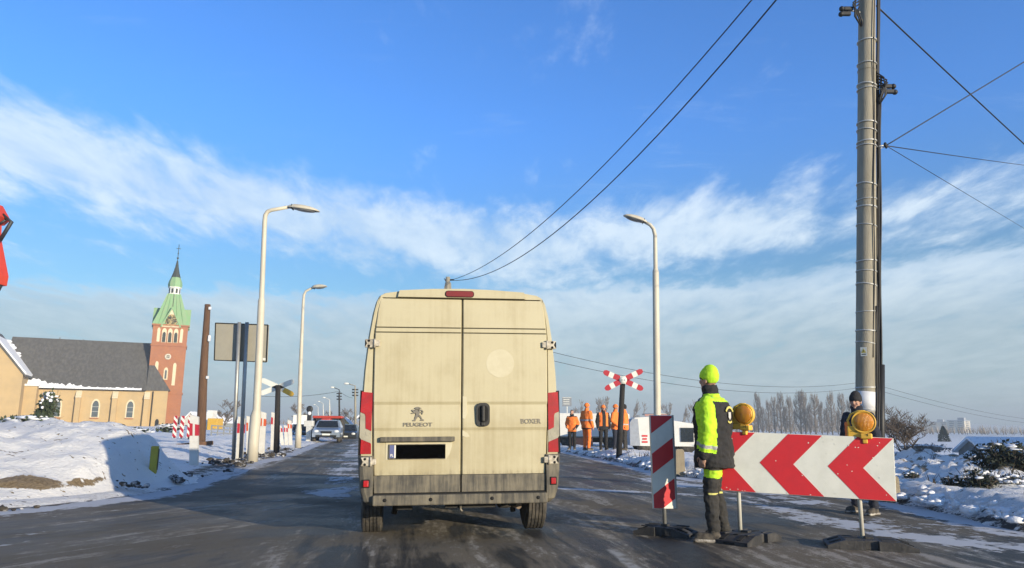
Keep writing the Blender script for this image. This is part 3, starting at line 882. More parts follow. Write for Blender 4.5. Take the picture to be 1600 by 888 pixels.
for s in (-1, 1):
    mb = MB(GLASSDARK); mb.prism([(3.55, 1.38), (4.95, 1.38), (4.6, 1.98), (3.6, 2.0)], s * 0.985, s * 1.002, 'yz'); mb.build('side_window', van)
    mb = MB(BLACKPL); mb.box((s * 1.15, 4.75, 1.5), (0.14, 0.08, 0.36), 0, bev=0.03); mb.beam((s * 0.96, 4.8, 1.4), (s * 1.12, 4.76, 1.4), 0.05, 0.05)
    mb.build('wing_mirror', van)
    mb = MB(PLAST); mb.box((s * 1.006, 2.9, 0.62), (0.02, 3.4, 0.14), 0, bev=0.006); mb.build('side_trim', van)
# ------------------------------------------------------------------ people
SKIN = mat('skin', (0.46, 0.27, 0.19), 0.55, col2=(0.36, 0.19, 0.13), nscale=14, amt=0.5)
def cloth(name, col, col2=None, bump=0.5):
    return mat(name, col, 0.85, col2=col2, nscale=7, stretch=(1, 1, 0.6), amt=0.6, bump=bump, bscale=16)
BLACKCLOTH = cloth('black_cloth', (0.016, 0.016, 0.018), (0.032, 0.031, 0.03))
LIME = cloth('lime_cloth', (0.50, 0.84, 0.03), (0.42, 0.72, 0.03))
REFLECT = cloth('reflective_band', (0.42, 0.42, 0.42))
GREYBLACK = cloth('charcoal_cloth', (0.026, 0.025, 0.024), (0.05, 0.046, 0.04))
ORANGE = cloth('orange_cloth', (0.95, 0.24, 0.045), (0.80, 0.17, 0.035))
NAVY = cloth('navy_cloth', (0.014, 0.017, 0.03), (0.026, 0.03, 0.046))
BOOT = mat('muddy_boot', (0.025, 0.021, 0.017), 0.8, col2=(0.13, 0.11, 0.085), nscale=14, amt=0.8)
SOLE = mat('snowy_sole', (0.12, 0.10, 0.08), 0.85, col2=(0.55, 0.52, 0.46), nscale=20, amt=0.9)
EYE_M = mat('eye', (0.02, 0.016, 0.014), 0.3)
HAIR = mat('dark_hair', (0.03, 0.022, 0.017), 0.8)

def capsule(mb, a, ra, b, rb, n=12, flat=None):
    a, b = Vector(a), Vector(b); d = b - a; L = d.length
    if L < 1e-6: return mb.ell(a, ra)
    prof = []
    for k in range(6): t = math.pi / 2 * k / 5; prof.append((max(1e-6, ra * math.sin(t)), -ra * math.cos(t)))
    for k in range(6): t = math.pi / 2 * k / 5; prof.append((max(1e-6, rb * math.cos(t)), L + rb * math.sin(t)))
    return mb.lathe(prof, n, 0, a, d)
def torso(mb, rows, n=20):
    rings = []
    for z, rx, ry, cy in rows:
        rings.append([Vector((rx * math.copysign(abs(math.cos(t)) ** 0.85, math.cos(t)), cy + ry * math.copysign(abs(math.sin(t)) ** 0.85, math.sin(t)), z)) for t in [2 * math.pi * k / n for k in range(n)]])
    return mb.loft(rings)
def hand(mb, w, d, side, k=1.0):
    """palm, four bent fingers of unequal length and a thumb that leaves the side of the palm"""
    w = Vector(w); d = Vector(d).normalized()
    fwd = Vector((0, 1, 0)); fwd = (fwd - d * fwd.dot(d)).normalized(); out = d.cross(fwd) * side
    inn = -out if out.x * side > 0 else out
    palm = w + d * 0.05 * k
    mb.ell(palm, (0.021 * k, 0.042 * k, 0.05 * k), 12, 8, rot=Matrix((inn, fwd, d)).transposed())
    for i, (o, ln) in enumerate(((0.030, 0.072), (0.010, 0.082), (-0.010, 0.076), (-0.029, 0.060))):
        b = w + d * 0.085 * k + fwd * o * k
        m1 = b + (d * 0.9 + inn * 0.35).normalized() * ln * 0.5 * k
        e = m1 + (d * 0.45 + inn * 0.9).normalized() * ln * 0.5 * k
        capsule(mb, b, 0.0095 * k, m1, 0.009 * k, 8); capsule(mb, m1, 0.009 * k, e, 0.0075 * k, 8)
    tb = w + d * 0.03 * k + fwd * 0.034 * k
    tm = tb + (d * 0.6 + fwd * 0.7 + inn * 0.3).normalized() * 0.04 * k
    capsule(mb, tb, 0.013 * k, tm, 0.011 * k, 8); capsule(mb, tm, 0.011 * k, tm + (d + inn * 0.4).normalized() * 0.032 * k, 0.008 * k, 8)

def paint_faces(me, mats, fn):
    me.materials.clear()
    for m in mats: me.materials.append(m)
    for p in me.polygons:
        p.material_index = fn(p.center, p.normal); p.use_smooth = True

def crumple(me, amp, sc, seed=0.0, fn=None):
    """cloth folds as real relief"""
    ns = [v.normal.copy() for v in me.vertices]
    for v, n in zip(me.vertices, ns):
        k = 1.0 if fn is None else fn(v.co)
        c = v.co
        f = noise.noise(Vector((c.x * sc, c.y * sc, c.z * sc * 1.7 + seed))) + 0.5 * noise.noise(Vector((c.x * sc * 2.2 + 9, c.y * sc * 2.2, c.z * sc * 3.4 + seed)))
        v.co = c + n * f * amp * k
    me.update()

def person(loc, rz, label, group=None, name='person', h=1.78, legs=None, arms=None, headyaw=0.0, headtilt=0.0,
           jacket='plain', coat=None, trouser=None, hat=None, hatcol=None, fine=0.012, lean=0.0, coat_fn=None, trouser_fn=None,
           collar=True, hem=0.80, bulk=1.0, legyaw=0.0, sleeve=None, fold=0.014):
    k = h / 1.80
    LR = Matrix.Rotation(legyaw, 3, 'Z')
    legs = legs or {-1: ((-0.10, 0.0, 0.92), (-0.11, 0.02, 0.50), (-0.11, -0.01, 0.09)), 1: ((0.10, 0.0, 0.92), (0.11, 0.02, 0.50), (0.11, -0.01, 0.09))}
    arms = arms or {-1: ((-0.19, 0.0, 1.44), (-0.26, -0.02, 1.15), (-0.25, 0.08, 0.90)), 1: ((0.19, 0.0, 1.44), (0.26, -0.02, 1.15), (0.25, 0.08, 0.90))}
    SC = Matrix.Scale(k, 4)
    LF = LR @ Vector((0, 1, 0)); LX = LR @ Vector((1, 0, 0))
    legs = {s: tuple(LR @ Vector(q) for q in legs[s]) for s in legs}
    # --- body, one continuous surface
    mb = MB(SKIN)
    torso(mb, [(0.86, 0.13, 0.09, 0), (0.95, 0.155, 0.105, 0), (1.10, 0.14, 0.095, 0), (1.30, 0.17, 0.11, 0), (1.42, 0.17, 0.09, 0), (1.49, 0.08, 0.06, 0)])
    for s in (-1, 1):
        a, b, c = legs[s]; capsule(mb, a, 0.075, b, 0.052); capsule(mb, b, 0.052, c, 0.036)
        f = Vector(c); f.z = 0; capsule(mb, f - LF * 0.02 + Vector((0, 0, 0.045)), 0.035, f + LX * s * 0.02 + LF * 0.15 + Vector((0, 0, 0.035)), 0.028)
        a, b, c = arms[s]; capsule(mb, a, 0.05, b, 0.04); capsule(mb, b, 0.04, c, 0.028)
        d = Vector(c) - Vector(b); hand(mb, Vector(c) + d.normalized() * 0.01, d, s)
    capsule(mb, (0, -0.005, 1.44), 0.06, (0, 0.015, 1.60), 0.056)
    HR = Matrix.Rotation(headyaw, 3, 'Z') @ Matrix.Rotation(headtilt, 3, 'X')
    hc = Vector((0, 0.03, 1.675))
    def hp(x, y, z): return hc + HR @ Vector((x, y, z))
    mb.ell(hp(0, -0.01, 0.02), (0.075, 0.094, 0.10), 18, 12, rot=HR)
    mb.ell(hp(0, 0.03, -0.045), (0.058, 0.062, 0.075), 16, 10, rot=HR)
    capsule(mb, hp(0, 0.088, 0.012), 0.010, hp(0, 0.108, -0.020), 0.015)       # nose
    mb.ell(hp(0, 0.078, -0.092), (0.022, 0.017, 0.016), 10, 6, rot=HR)         # chin
    for s in (-1, 1):
        mb.ell(hp(s * 0.032, 0.075, 0.030), (0.024, 0.014, 0.008), 10, 6, rot=HR)   # brow
        mb.ell(hp(s * 0.04, 0.066, -0.03), (0.022, 0.02, 0.02), 10, 6, rot=HR)      # cheek
        mb.ell(hp(s * 0.076, -0.01, -0.012), (0.010, 0.022, 0.034), 10, 8, rot=HR)  # ear
    mb.ell(hp(0, 0.084, -0.055), (0.024, 0.010, 0.007), 10, 6, rot=HR)
    vox = fine * 0.62
    me = remesh(mb, max(vox, 0.006), 2, 0.5)
    lips = mat('lips', (0.34, 0.14, 0.11), 0.5)
    IR = HR.transposed()
    def bf(c, n):
        q = IR @ (c - hc)
        if q.y > 0.06 and abs(q.x) < 0.026 and -0.064 < q.z < -0.050: return 1
        if q.z > 0.07 or (q.y < -0.03 and q.z > -0.04 and abs(q.x) < 0.09 and c.z > 1.55): return 2
        return 0
    paint_faces(me, [SKIN, lips, HAIR, EYE_M], bf)
    mbx = MB(EYE_M)
    for s in (-1, 1): mbx.ell(hp(s * 0.031, 0.0795, 0.012), (0.011, 0.007, 0.006), 8, 6, rot=HR)
    em = mbx.mesh('eyes')
    b = bmesh.new(); b.from_mesh(me); n0 = len(b.faces); b.from_mesh(em); b.faces.ensure_lookup_table()
    for f in b.faces[n0:]: f.material_index = 3; f.smooth = True
    b.to_mesh(me); b.free(); bpy.data.meshes.remove(em)
    me.transform(SC); me.update()
    o = bpy.data.objects.new(name, me); COL.objects.link(o)
    o.location = loc; o.rotation_euler = (lean, 0, rz)
    tag(o, label, 'person', group)
    # --- trousers
    def put(me, nm):
        me.transform(SC); c = bpy.data.objects.new(nm, me); COL.objects.link(c); c.parent = o; return c
    mb = MB(trouser[0])
    torso(mb, [(0.80, 0.16, 0.115, 0), (0.90, 0.175, 0.125, 0), (1.02, 0.165, 0.115, 0)])
    for s in (-1, 1):
        a, b, c = legs[s]; c = Vector(c); b = Vector(b)
        capsule(mb, a, 0.105, b, 0.078); capsule(mb, b, 0.078, (c.x, c.y, 0.13), 0.068)
    me = remesh(mb, fine, 5); crumple(me, 0.013, 9, 3.0); crumple(me, 0.006, 22, 8.0)
    paint_faces(me, trouser, trouser_fn or (lambda c, n: 0)); put(me, 'trousers')
    # --- boots
    for s in (-1, 1):
        c = Vector(legs[s][2]); f = Vector((c.x, c.y, 0))
        mb = MB(BOOT)
        capsule(mb, (c.x, c.y, 0.07), 0.056, (c.x, c.y, 0.17), 0.058)
        capsule(mb, f - LF * 0.02 + Vector((0, 0, 0.058)), 0.052, f + LX * s * 0.02 + LF * 0.15 + Vector((0, 0, 0.052)), 0.048)
        mb.box(f + LX * s * 0.01 + LF * 0.065 + Vector((0, 0, 0.022)), (0.105, 0.30, 0.044), 0, LR @ Matrix.Rotation(-s * 0.1, 3, 'Z'), bev=0.02)
        me = remesh(mb, max(0.008, fine * 0.8), 3)
        for v in me.vertices:
            if v.co.z < 0.0: v.co.z = 0.0
        paint_faces(me, [BOOT, SOLE], lambda q, n: 1 if q.z < 0.035 else 0); put(me, 'boot')
    # --- jacket
    mb = MB(coat[0])
    B = bulk; A = sleeve or bulk
    torso(mb, [(hem, 0.20 * B, 0.150 * B, 0), (hem + 0.05, 0.205 * B, 0.155 * B, 0), (1.02, 0.195 * B, 0.145 * B, 0), (1.20, 0.205 * B, 0.148 * B, 0), (1.34, 0.212 * B, 0.145 * B, 0), (1.43, 0.185 * B, 0.125 * B, 0), (1.49, 0.115, 0.095, 0), (1.53, 0.085, 0.085, 0.005)])
    for s in (-1, 1):
        a, b, c = [Vector(q) for q in arms[s]]
        a2 = Vector((a.x * 0.93, a.y, a.z - 0.02))
        capsule(mb, a2, 0.090 * A, b, 0.074 * A); capsule(mb, b, 0.074 * A, c, 0.058 * A)
    if collar: mb.lathe([(0.07, 0), (0.088, 0.01), (0.09, 0.10), (0.082, 0.135), (0.06, 0.12)], 16, 0, (0, 0.008, 1.485), (0, 0.12, 1))
    me = remesh(mb, fine, 4); crumple(me, fold, 8, 1.0); crumple(me, fold * 0.5, 19, 4.0)
    paint_faces(me, coat, coat_fn or (lambda c, n: 0)); put(me, 'jacket')
    # --- headgear
    if hat:
        mb = MB(hatcol)
        mb.ell(hp(0, -0.012, 0.040), (0.093, 0.112, 0.105 if hat == 'beanie' else 0.098), 18, 12, rot=HR)
        if hat == 'beanie': mb.ell(hp(0, -0.025, 0.070), (0.080, 0.094, 0.096), 14, 10, rot=HR)
        if hat == 'hood': mb.ell(hp(0, -0.035, -0.01), (0.098, 0.098, 0.135), 16, 12, rot=HR)
        if hat == 'helmet': mb.lathe([(0.128, 0), (0.13, 0.012), (0.09, 0.016)], 18, 0, hp(0, 0.0, 0.02), HR @ Vector((0, 0, 1)))
        me = remesh(mb, max(0.008, fine * 0.7), 2)
        bm_ = bmesh.new(); bm_.from_mesh(me)
        cut = [f for f in bm_.faces if (lambda q: q.z < 0.016 - 0.75 * max(0.0, 0.05 - q.y) or (hat == 'hood' and q.y > 0.03 and q.z < 0.035))(IR @ (f.calc_center_median() - hc)) and hat != 'hood'
               or (hat == 'hood' and (lambda q: q.y > 0.045 and q.z < 0.03)(IR @ (f.calc_center_median() - hc)))]
        bmesh.ops.delete(bm_, geom=cut, context='FACES'); bm_.to_mesh(me); bm_.free()
        crumple(me, 0.004, 14, 5.0)
        def hf(c, n):
            q = IR @ (c - hc); return 1 if q.z < 0.028 - 0.75 * max(0.0, 0.05 - q.y) else 0
        paint_faces(me, [hatcol, BLACKCLOTH if hatcol is LIME else hatcol], hf); put(me, 'beanie' if hat == 'beanie' else ('hood' if hat == 'hood' else 'hard_hat'))
    return o

# --- the flagman on the road
FL_ARMS = {-1: ((-0.19, -0.03, 1.43), (-0.255, -0.075, 1.15), (-0.25, -0.01, 0.89)), 1: ((0.19, 0.0, 1.43), (0.25, 0.02, 1.15), (0.23, 0.12, 0.92))}
FL_LEGS = {-1: ((-0.10, 0.0, 0.92), (-0.11, 0.05, 0.50), (-0.115, 0.03, 0.09)), 1: ((0.10, 0.0, 0.92), (0.11, 0.0, 0.50), (0.12, -0.07, 0.09))}
def sleeve_t(c, side):
    a, b, d = [Vector(q) for q in FL_ARMS[side]]
    best = (9, 0)
    for i, (p, q) in enumerate(((a, b), (b, d))):
        e = q - p; t = max(0, min(1, (c - p).dot(e) / e.length_squared)); r_ = (c - p - e * t).length
        if r_ < best[0]: best = (r_, i + t)
    return best
def fl_coat(c, n):
    for s in (-1, 1):
        r_, t = sleeve_t(c, s)
        if (c.x * s > 0.175 and r_ < 0.125 and t > 0.12) or (c.x * s > 0.19 and c.z > 1.36):
            if t > 1.88: return 0
            if 1.60 < t < 1.74: return 2
            return 1
    if c.z > 1.52: return 0
    if c.z > 1.435 + 0.05 * (c.y > 0) * 0:
        if abs(abs(c.x) - 0.135) < 0.018 and c.z < 1.53 and c.y > -0.08: return 2
        return 1 if c.y < 0.05 else 0
    return 0
def fl_trs(c, n):
    if 0.655 < c.z - 0.10 * c.y < 0.735: return 1
    if 0.475 < c.z + 0.12 * c.y < 0.492 and c.y < -0.01: return 2
    return 0
fp = G(1121, 846)
flagman = person(fp, R(48), 'person in lime green beanie and black jacket with lime sleeves standing by the striped beacon', h=1.77, legs=FL_LEGS, arms=FL_ARMS, headyaw=R(-8), legyaw=R(27),
    coat=[BLACKCLOTH, LIME, REFLECT], coat_fn=fl_coat, trouser=[GREYBLACK, LIME, cloth('pale_yellow_tape', (0.62, 0.58, 0.18))], trouser_fn=fl_trs, hat='beanie', hatcol=LIME, fine=0.0095, hem=0.75, bulk=1.20, sleeve=0.95)
# badge on the back of the jacket
YEL = cloth('yellow_print', (0.62, 0.55, 0.16)); WHT = cloth('white_print', (0.6, 0.58, 0.55))
def arc(mb, cx, cz, r0, r1, a0, a1, y, mi):
    n = 10; q = [(cx + r1 * math.cos(a0 + (a1 - a0) * i / n), cz + r1 * math.sin(a0 + (a1 - a0) * i / n)) for i in range(n + 1)] + [(cx + r0 * math.cos(a0 + (a1 - a0) * i / n), cz + r0 * math.sin(a0 + (a1 - a0) * i / n)) for i in range(n, -1, -1)]
    mb.prism(q, y, y + 0.006, mi=mi)
mb = MB(YEL, WHT)
arc(mb, 0.02, 1.27, 0.075, 0.097, R(28), R(152), -0.187, 0)
arc(mb, 0.02, 1.27, 0.062, 0.080, R(235), R(305), -0.187, 0)
mb.prism([(-0.004, 1.305), (0.044, 1.305), (0.044, 1.25), (0.02, 1.225), (-0.004, 1.25)], -0.187, -0.181, mi=1)
mb.build('back_badge', flagman)

# --- the man behind the chevron board
mp = G(1352, 803)
M_LEGS = {-1: ((-0.10, 0, 0.92), (-0.15, 0.05, 0.50), (-0.17, 0.02, 0.09)), 1: ((0.10, 0, 0.92), (0.15, 0.02, 0.50), (0.17, -0.04, 0.09))}
person(mp, R(120), 'person in black woollen hat and dark padded clothes standing behind the chevron board', h=1.64, legs=M_LEGS, headyaw=R(18), headtilt=R(-6),
    coat=[NAVY, ORANGE], coat_fn=lambda c, n: 1 if (0.05 < abs(c.x) < 0.15 and c.y > 0.06 and 1.0 < c.z < 1.36) else 0, trouser=[NAVY], hat='beanie', hatcol=BLACKCLOTH, fine=0.012, bulk=1.12, lean=0.0)

# --- the track workers behind the snow bank
def worker(px, top, foot, Y, rz, label, **kw):
    p = P(px, foot, Y); t = P(px, top, Y)
    return person((p.x, p.y, p.z), rz, label, group='track workers in orange by the crossing', fine=0.022, h=(t.z - p.z), **kw)
vest = lambda c, n: 1 if (abs(c.x) < 0.10 and c.y > 0.02) or (abs(c.x) > 0.2) else 0
bands = lambda c, n: 2 if 1.12 < c.z < 1.17 else (1 if c.z < 0.84 else 0)
up = {-1: ((-0.19, 0.0, 1.44), (-0.28, -0.06, 1.17), (-0.22, 0.12, 0.98)), 1: ((0.19, 0.0, 1.44), (0.28, -0.04, 1.17), (0.20, 0.14, 1.0))}
worker(894, 640, 703, 26.6, R(160), 'bareheaded worker in orange jacket and black trousers nearest the van', coat=[ORANGE, BLACKCLOTH, REFLECT], coat_fn=lambda c, n: 1 if c.z > 1.47 or (abs(c.x) > 0.2 and c.z < 1.12) else 0, trouser=[BLACKCLOTH], hat=None, arms=up)
worker(917, 630, 704, 27.5, R(-50), 'worker dressed all in orange, orange trousers and orange helmet', coat=[ORANGE, BLACKCLOTH, REFLECT], coat_fn=bands, trouser=[ORANGE], hat='helmet', hatcol=ORANGE, bulk=1.08)
worker(943, 633, 704, 28.5, R(190), 'worker in open orange vest over dark clothes, hands down, facing the road', coat=[BLACKCLOTH, ORANGE], coat_fn=lambda c, n: 1 if 0.07 < abs(c.x) < 0.18 and c.y > 0 and c.z > 0.95 else 0, trouser=[BLACKCLOTH], hat='helmet', hatcol=ORANGE)
worker(962, 632, 704, 29.0, R(-120), 'worker in orange jacket and orange helmet just left of the black cross post', coat=[ORANGE, REFLECT], trouser=[NAVY], hat='helmet', hatcol=ORANGE, arms=up)
worker(977, 633, 704, 29.2, R(70), 'worker in orange jacket and dark cap just right of the black cross post', coat=[ORANGE, REFLECT], coat_fn=lambda c, n: 1 if 1.0 < c.z < 1.05 else 0, trouser=[GREYBLACK], hat='beanie', hatcol=BLACKCLOTH)
# ------------------------------------------------------------------ barrier, beacon and their rubber feet
SIGNWHITE = mat('sign_white', (0.74, 0.74, 0.66), 0.45, col2=(0.58, 0.58, 0.51), nscale=5, amt=0.5)
SIGNRED = mat('sign_red', (0.60, 0.022, 0.03), 0.4, col2=(0.48, 0.02, 0.03), nscale=6, amt=0.5)
GALV = mat('galvanised', (0.42, 0.42, 0.39), 0.45, metal=0.6, col2=(0.3, 0.3, 0.28), nscale=12)
PALEPOST = mat('pale_post', (0.60, 0.58, 0.50), 0.5, col2=(0.45, 0.42, 0.36), nscale=8)
FOOT = mat('black_rubber_foot', (0.022, 0.022, 0.023), 0.7, col2=(0.075, 0.07, 0.066), nscale=7, amt=0.7, bump=0.4, bscale=30)
LAMPYEL = mat('yellow_plastic', (0.85, 0.50, 0.06), 0.45, col2=(0.7, 0.4, 0.06), nscale=9)
def amber():
    m = bpy.data.materials.new('amber_lens'); m.use_nodes = True
    t = NT(m.node_tree); b = m.node_tree.nodes['Principled BSDF']
    oc = t.n('ShaderNodeTexCoord').outputs['Object']
    w = t.n('ShaderNodeTexWave', wave_type='BANDS', bands_direction='X'); t.link(oc, w.inputs[0]); w.inputs['Scale'].default_value = 26
    w2 = t.n('ShaderNodeTexWave', wave_type='BANDS', bands_direction='Z'); t.link(oc, w2.inputs[0]); w2.inputs['Scale'].default_value = 26
    g = t.math('MULTIPLY', w.outputs['Fac'], w2.outputs['Fac'])
    n = t.noise(oc, 9, 3)
    t.link(t.mix(t.smooth(t.math('ADD', g, t.math('MULTIPLY', n, 0.6)), 0.2, 1.0), (0.55, 0.15, 0.006), (1.0, 0.46, 0.03)), b.inputs['Base Color'])
    b.inputs['Roughness'].default_value = 0.2; b.inputs['Coat Weight'].default_value = 0.6
    bp = t.n('ShaderNodeBump'); bp.inputs['Strength'].default_value = 0.6; bp.inputs['Distance'].default_value = 0.006
    t.link(g, bp.inputs['Height']); t.link(bp.outputs[0], b.inputs['Normal'])
    return m
AMBER = amber()

def rubber_foot(parent, x, y, rz, L=0.80, Wd=0.40, name='rubber_foot', loc=None):
    mb = MB(FOOT, GAP)
    mb.T = Matrix.Translation((x, y, 0)) @ Matrix.Rotation(rz, 4, 'Z')
    hw = Wd / 2
    for s in (-1, 1):         # two bevelled blocks with a bridge and a socket
        pr = [(s * 0.06, 0.0), (s * L / 2, 0.0), (s * L / 2, 0.04), (s * (L / 2 - 0.16), 0.092), (s * 0.06, 0.092)]
        mb.prism(pr, -hw, hw, 'xz')
        mb.box((s * (L / 2 - 0.005), 0, 0.02), (0.014, 0.12, 0.02), 1)
        mb.box((s * (L / 2 - 0.08), hw * 0.45, 0.068), (0.11, 0.05, 0.012), 1, Matrix.Rotation(s * 0.31, 3, 'Y'))
        mb.box((s * 0.16, hw * 0.62, 0.094), (0.14, 0.03, 0.012), 0, bev=0.003)
        mb.box((s * (L / 2 - 0.08), -hw * 0.45, 0.068), (0.11, 0.05, 0.012), 1, Matrix.Rotation(s * 0.31, 3, 'Y'))
        mb.box((s * 0.16, -hw * 0.62, 0.094), (0.14, 0.03, 0.012), 0, bev=0.003)
        mb.box((s * 0.16, 0.0, 0.0925), (0.13, 0.05, 0.006), 1)
    mb.box((0, 0, 0.048), (0.13, Wd * 0.8, 0.09), 0, bev=0.01)
    mb.box((0, 0, 0.10), (0.075, 0.075, 0.03), 0, bev=0.006)
    return mb.build(name, parent, loc=loc)

FA, FB = P(1157, 836, 7.95), P(1349, 848, 7.6); FA.z = FB.z = 0.0
ctr = (FA + FB) / 2; dvec = (FB - FA).normalized(); ang = math.atan2(dvec.y, dvec.x)
TR = P(1394, 684, FB.y - 0.10)
chev = thing('chevron_barrier', ctr, 'long red and white chevron board pointing left on two posts with amber lamps', 'road barrier', rz=ang)
inv = chev.matrix_basis.inverted()
Lp = 1.70; x1 = (TR - ctr).dot(dvec); x0 = x1 - Lp; zt, zb = 1.085, 0.475; zm = (zt + zb) / 2; hh = (zt - zb) / 2
tilt = -0.018
mb = MB(SIGNWHITE, SIGNRED, GALV)
mb.box(((x0 + x1) / 2, 0, zm), (Lp, 0.022, zt - zb), 0, bev=0.004)
per = 0.652
lim = [(1, 0, x1 - 0.004), (-1, 0, -(x0 + 0.004)), (0, 1, zt - 0.004), (0, -1, -(zb + 0.004))]
for k in range(-1, 5):
    xr = x1 + hh * 0.0 - k * per                       # right end of a red band at the top edge
    for sg in (1, -1):
        q = [(xr, zm + sg * hh), (xr - per * 0.5, zm + sg * hh), (xr - per * 0.5 - hh * 0.94, zm), (xr - hh * 0.94, zm)]
        q = clip(q, lim)
        if len(q) > 2: mb.prism(q, -0.0136, -0.009, mi=1)
rn = random.Random(5)
for k in range(34):
    x_, z_ = rn.uniform(x0 + .05, x1 - .05), rn.choice((rn.uniform(zb + .01, zb + .06), rn.uniform(zb + .01, zt - .01), rn.uniform(zt - .12, zt - 0.02)))
    mb.prism([(x_ + rn.uniform(.002, .010) * math.cos(a), z_ + rn.uniform(.002, .008) * math.sin(a)) for a in (0, 1.2, 2.4, 3.6, 4.9)], -0.0146, -0.012)
panel = mb.build('chevron_panel', chev); panel.rotation_euler = (0, R(1.7), 0); panel.location = (-math.sin(R(1.7)) * zm, 0, 0.004 + (1 - math.cos(R(1.7))) * zm)
for p in (FA, FB):
    x = (p - ctr).dot(dvec)
    mb = MB(PALEPOST); mb.tube([(x, 0.035, 0.06), (x, 0.035, 1.10)], 0.021, 12); mb.build('post', chev)
    rubber_foot(chev, x + (0.05 if p is FB else 0.06), 0.0, R(62) if p is FA else R(2), 0.80 if p is FB else 0.72, 0.40)
def warning_lamp(x, rz, loc_z):
    e = MB(LAMPYEL, GAP)
    e.T = Matrix.Translation((x, 0.0, loc_z)) @ Matrix.Rotation(rz, 4, 'Z') @ Matrix.Scale(0.9, 4)
    e.box((-0.045, 0.02, 0.075), (0.20, 0.085, 0.13), 0, bev=0.012)
    e.box((0.045, 0.0, 0.03), (0.12, 0.10, 0.06), 0, bev=0.012)
    e.box((0.03, 0, -0.02), (0.05, 0.06, 0.06), 0, bev=0.008)
    e.box((-0.05, -0.024, 0.082), (0.12, 0.004, 0.004), 1)
    e.box((0.05, -0.052, 0.045), (0.03, 0.004, 0.004), 1); e.box((0.062, -0.052, 0.045), (0.004, 0.004, 0.03), 1)
    ring = [(0.114, -0.025), (0.125, -0.025), (0.125, 0.03), (0.114, 0.03), (0.114, -0.025)]
    e.lathe(ring, 32, 0, (0.03, -0.01, 0.185), (0, 1, 0))
    e.tube([(-0.115, 0.02, 0.12), (-0.135, 0.02, 0.20), (-0.10, 0.02, 0.27), (-0.02, 0.015, 0.305), (0.05, 0.0, 0.302)], 0.012, 8)
    lamp = e.build('warning_lamp', chev)
    l = MB(AMBER); l.T = e.T
    l.lathe([(0.0001, -0.044), (0.05, -0.041), (0.092, -0.033), (0.115, -0.016), (0.115, 0.014), (0.092, 0.045), (0.05, 0.06), (0.0001, 0.066)], 32, 0, (0.03, -0.01, 0.185), (0, 1, 0))
    l.build('lens', lamp)
warning_lamp((FB - ctr).dot(dvec) + 0.06, R(-10), zt - 0.035)
warning_lamp((FA - ctr).dot(dvec) + 0.07, R(-25), zt + 0.035)

# red and white striped beacon
bp_ = G(1040, 836)
bt = P(1031, 649, bp_.y); bb = P(1037, 795, bp_.y)
beacon = thing('striped_beacon', bp_, 'upright panel with diagonal red and white stripes on a black rubber foot', 'traffic beacon', rz=R(6))
wz0, wz1, hw = bb.z, bt.z, 0.137
lean_ = (bt.x - bb.x) / (wz1 - wz0)
mb = MB(SIGNWHITE, SIGNRED, GALV)
mb.T = Matrix(((1, 0, lean_, -0.0 - lean_ * wz0), (0, 1, 0, 0), (0, 0, 1, 0), (0, 0, 0, 1)))
mb.box((0, 0, (wz0 + wz1) / 2), (hw * 2, 0.03, wz1 - wz0), 0, bev=0.006)
lim = [(1, 0, hw - 0.022), (-1, 0, hw - 0.012), (0, 1, wz1 - 0.006), (0, -1, -(wz0 + 0.006))]
sl_ = 0.72
for k in range(3):
    z0 = wz0 - 0.055 + k * 0.435
    q = clip([(-hw, z0 - 0.02), (hw, z0 - 0.02 + 2 * hw * sl_ * 1.0), (hw, z0 + 0.195 + 2 * hw * sl_), (-hw, z0 + 0.195)], lim)
    if len(q) > 2: mb.prism(q, -0.0185, -0.012, mi=1)
mb.box((hw - 0.008, -0.004, (wz0 + wz1) / 2), (0.016, 0.034, wz1 - wz0 + 0.004), 2)
mb.build('striped_panel', beacon)
mb = MB(GALV); mb.tube([(-0.0, 0.02, 0.06), (lean_ * 0.5, 0.02, wz1 - 0.2)], 0.021, 10); mb.build('post', beacon)
rubber_foot(beacon, 0.0, 0.0, R(-38), 0.60, 0.36)

# ------------------------------------------------------------------ concrete mast with cables
CONC = mat('spun_concrete', (0.33, 0.30, 0.23), 0.85, col2=(0.22, 0.20, 0.155), nscale=3, stretch=(3, 3, 0.5), amt=0.7, bump=0.4, bscale=25)
CABLE = mat('black_cable', (0.012, 0.012, 0.013), 0.55)
BANDM = mat('steel_band', (0.55, 0.55, 0.52), 0.45, metal=0.4)
YP = 12.6
pb, pm_, ptop = P(1352, 776, YP), P(1353, 640, YP), P(1354.5, 0, YP)
axis_ = (ptop - pm_).normalized(); 
pb = pm_ + axis_ * ((0.02 - pm_.z) / axis_.z)
PTZ = P(1355, -235, YP).z
def on_pole(z): return pm_ + axis_ * ((z - pm_.z) / axis_.z)
def zpx(y): return P(1354, y, YP).z
pole = thing('utility_pole', pb, 'tall concrete utility pole strapped with black cables beside the man behind the barrier', 'utility pole')
OFF = Matrix.Translation(-pb)
mb = MB(CONC); mb.T = OFF
mb.tube([on_pole(z) for z in (-0.1, 1.0, 3, 5, 7, 9, PTZ)], [0.168, 0.166, 0.162, 0.157, 0.151, 0.146, 0.14], 24)
for z in (2.6, 5.3, 7.6): mb.lathe([(0.1601, -0.004), (0.1645 if z < 5 else 0.160, -0.003), (0.1645 if z < 5 else 0.160, 0.003), (0.1601, 0.004)], 24, 0, on_pole(z), axis_)
shaft = mb.build('pole_shaft', pole)
mb = MB(mat('white_wrap', (0.72, 0.72, 0.72), 0.6, col2=(0.6, 0.6, 0.6))); mb.T = OFF
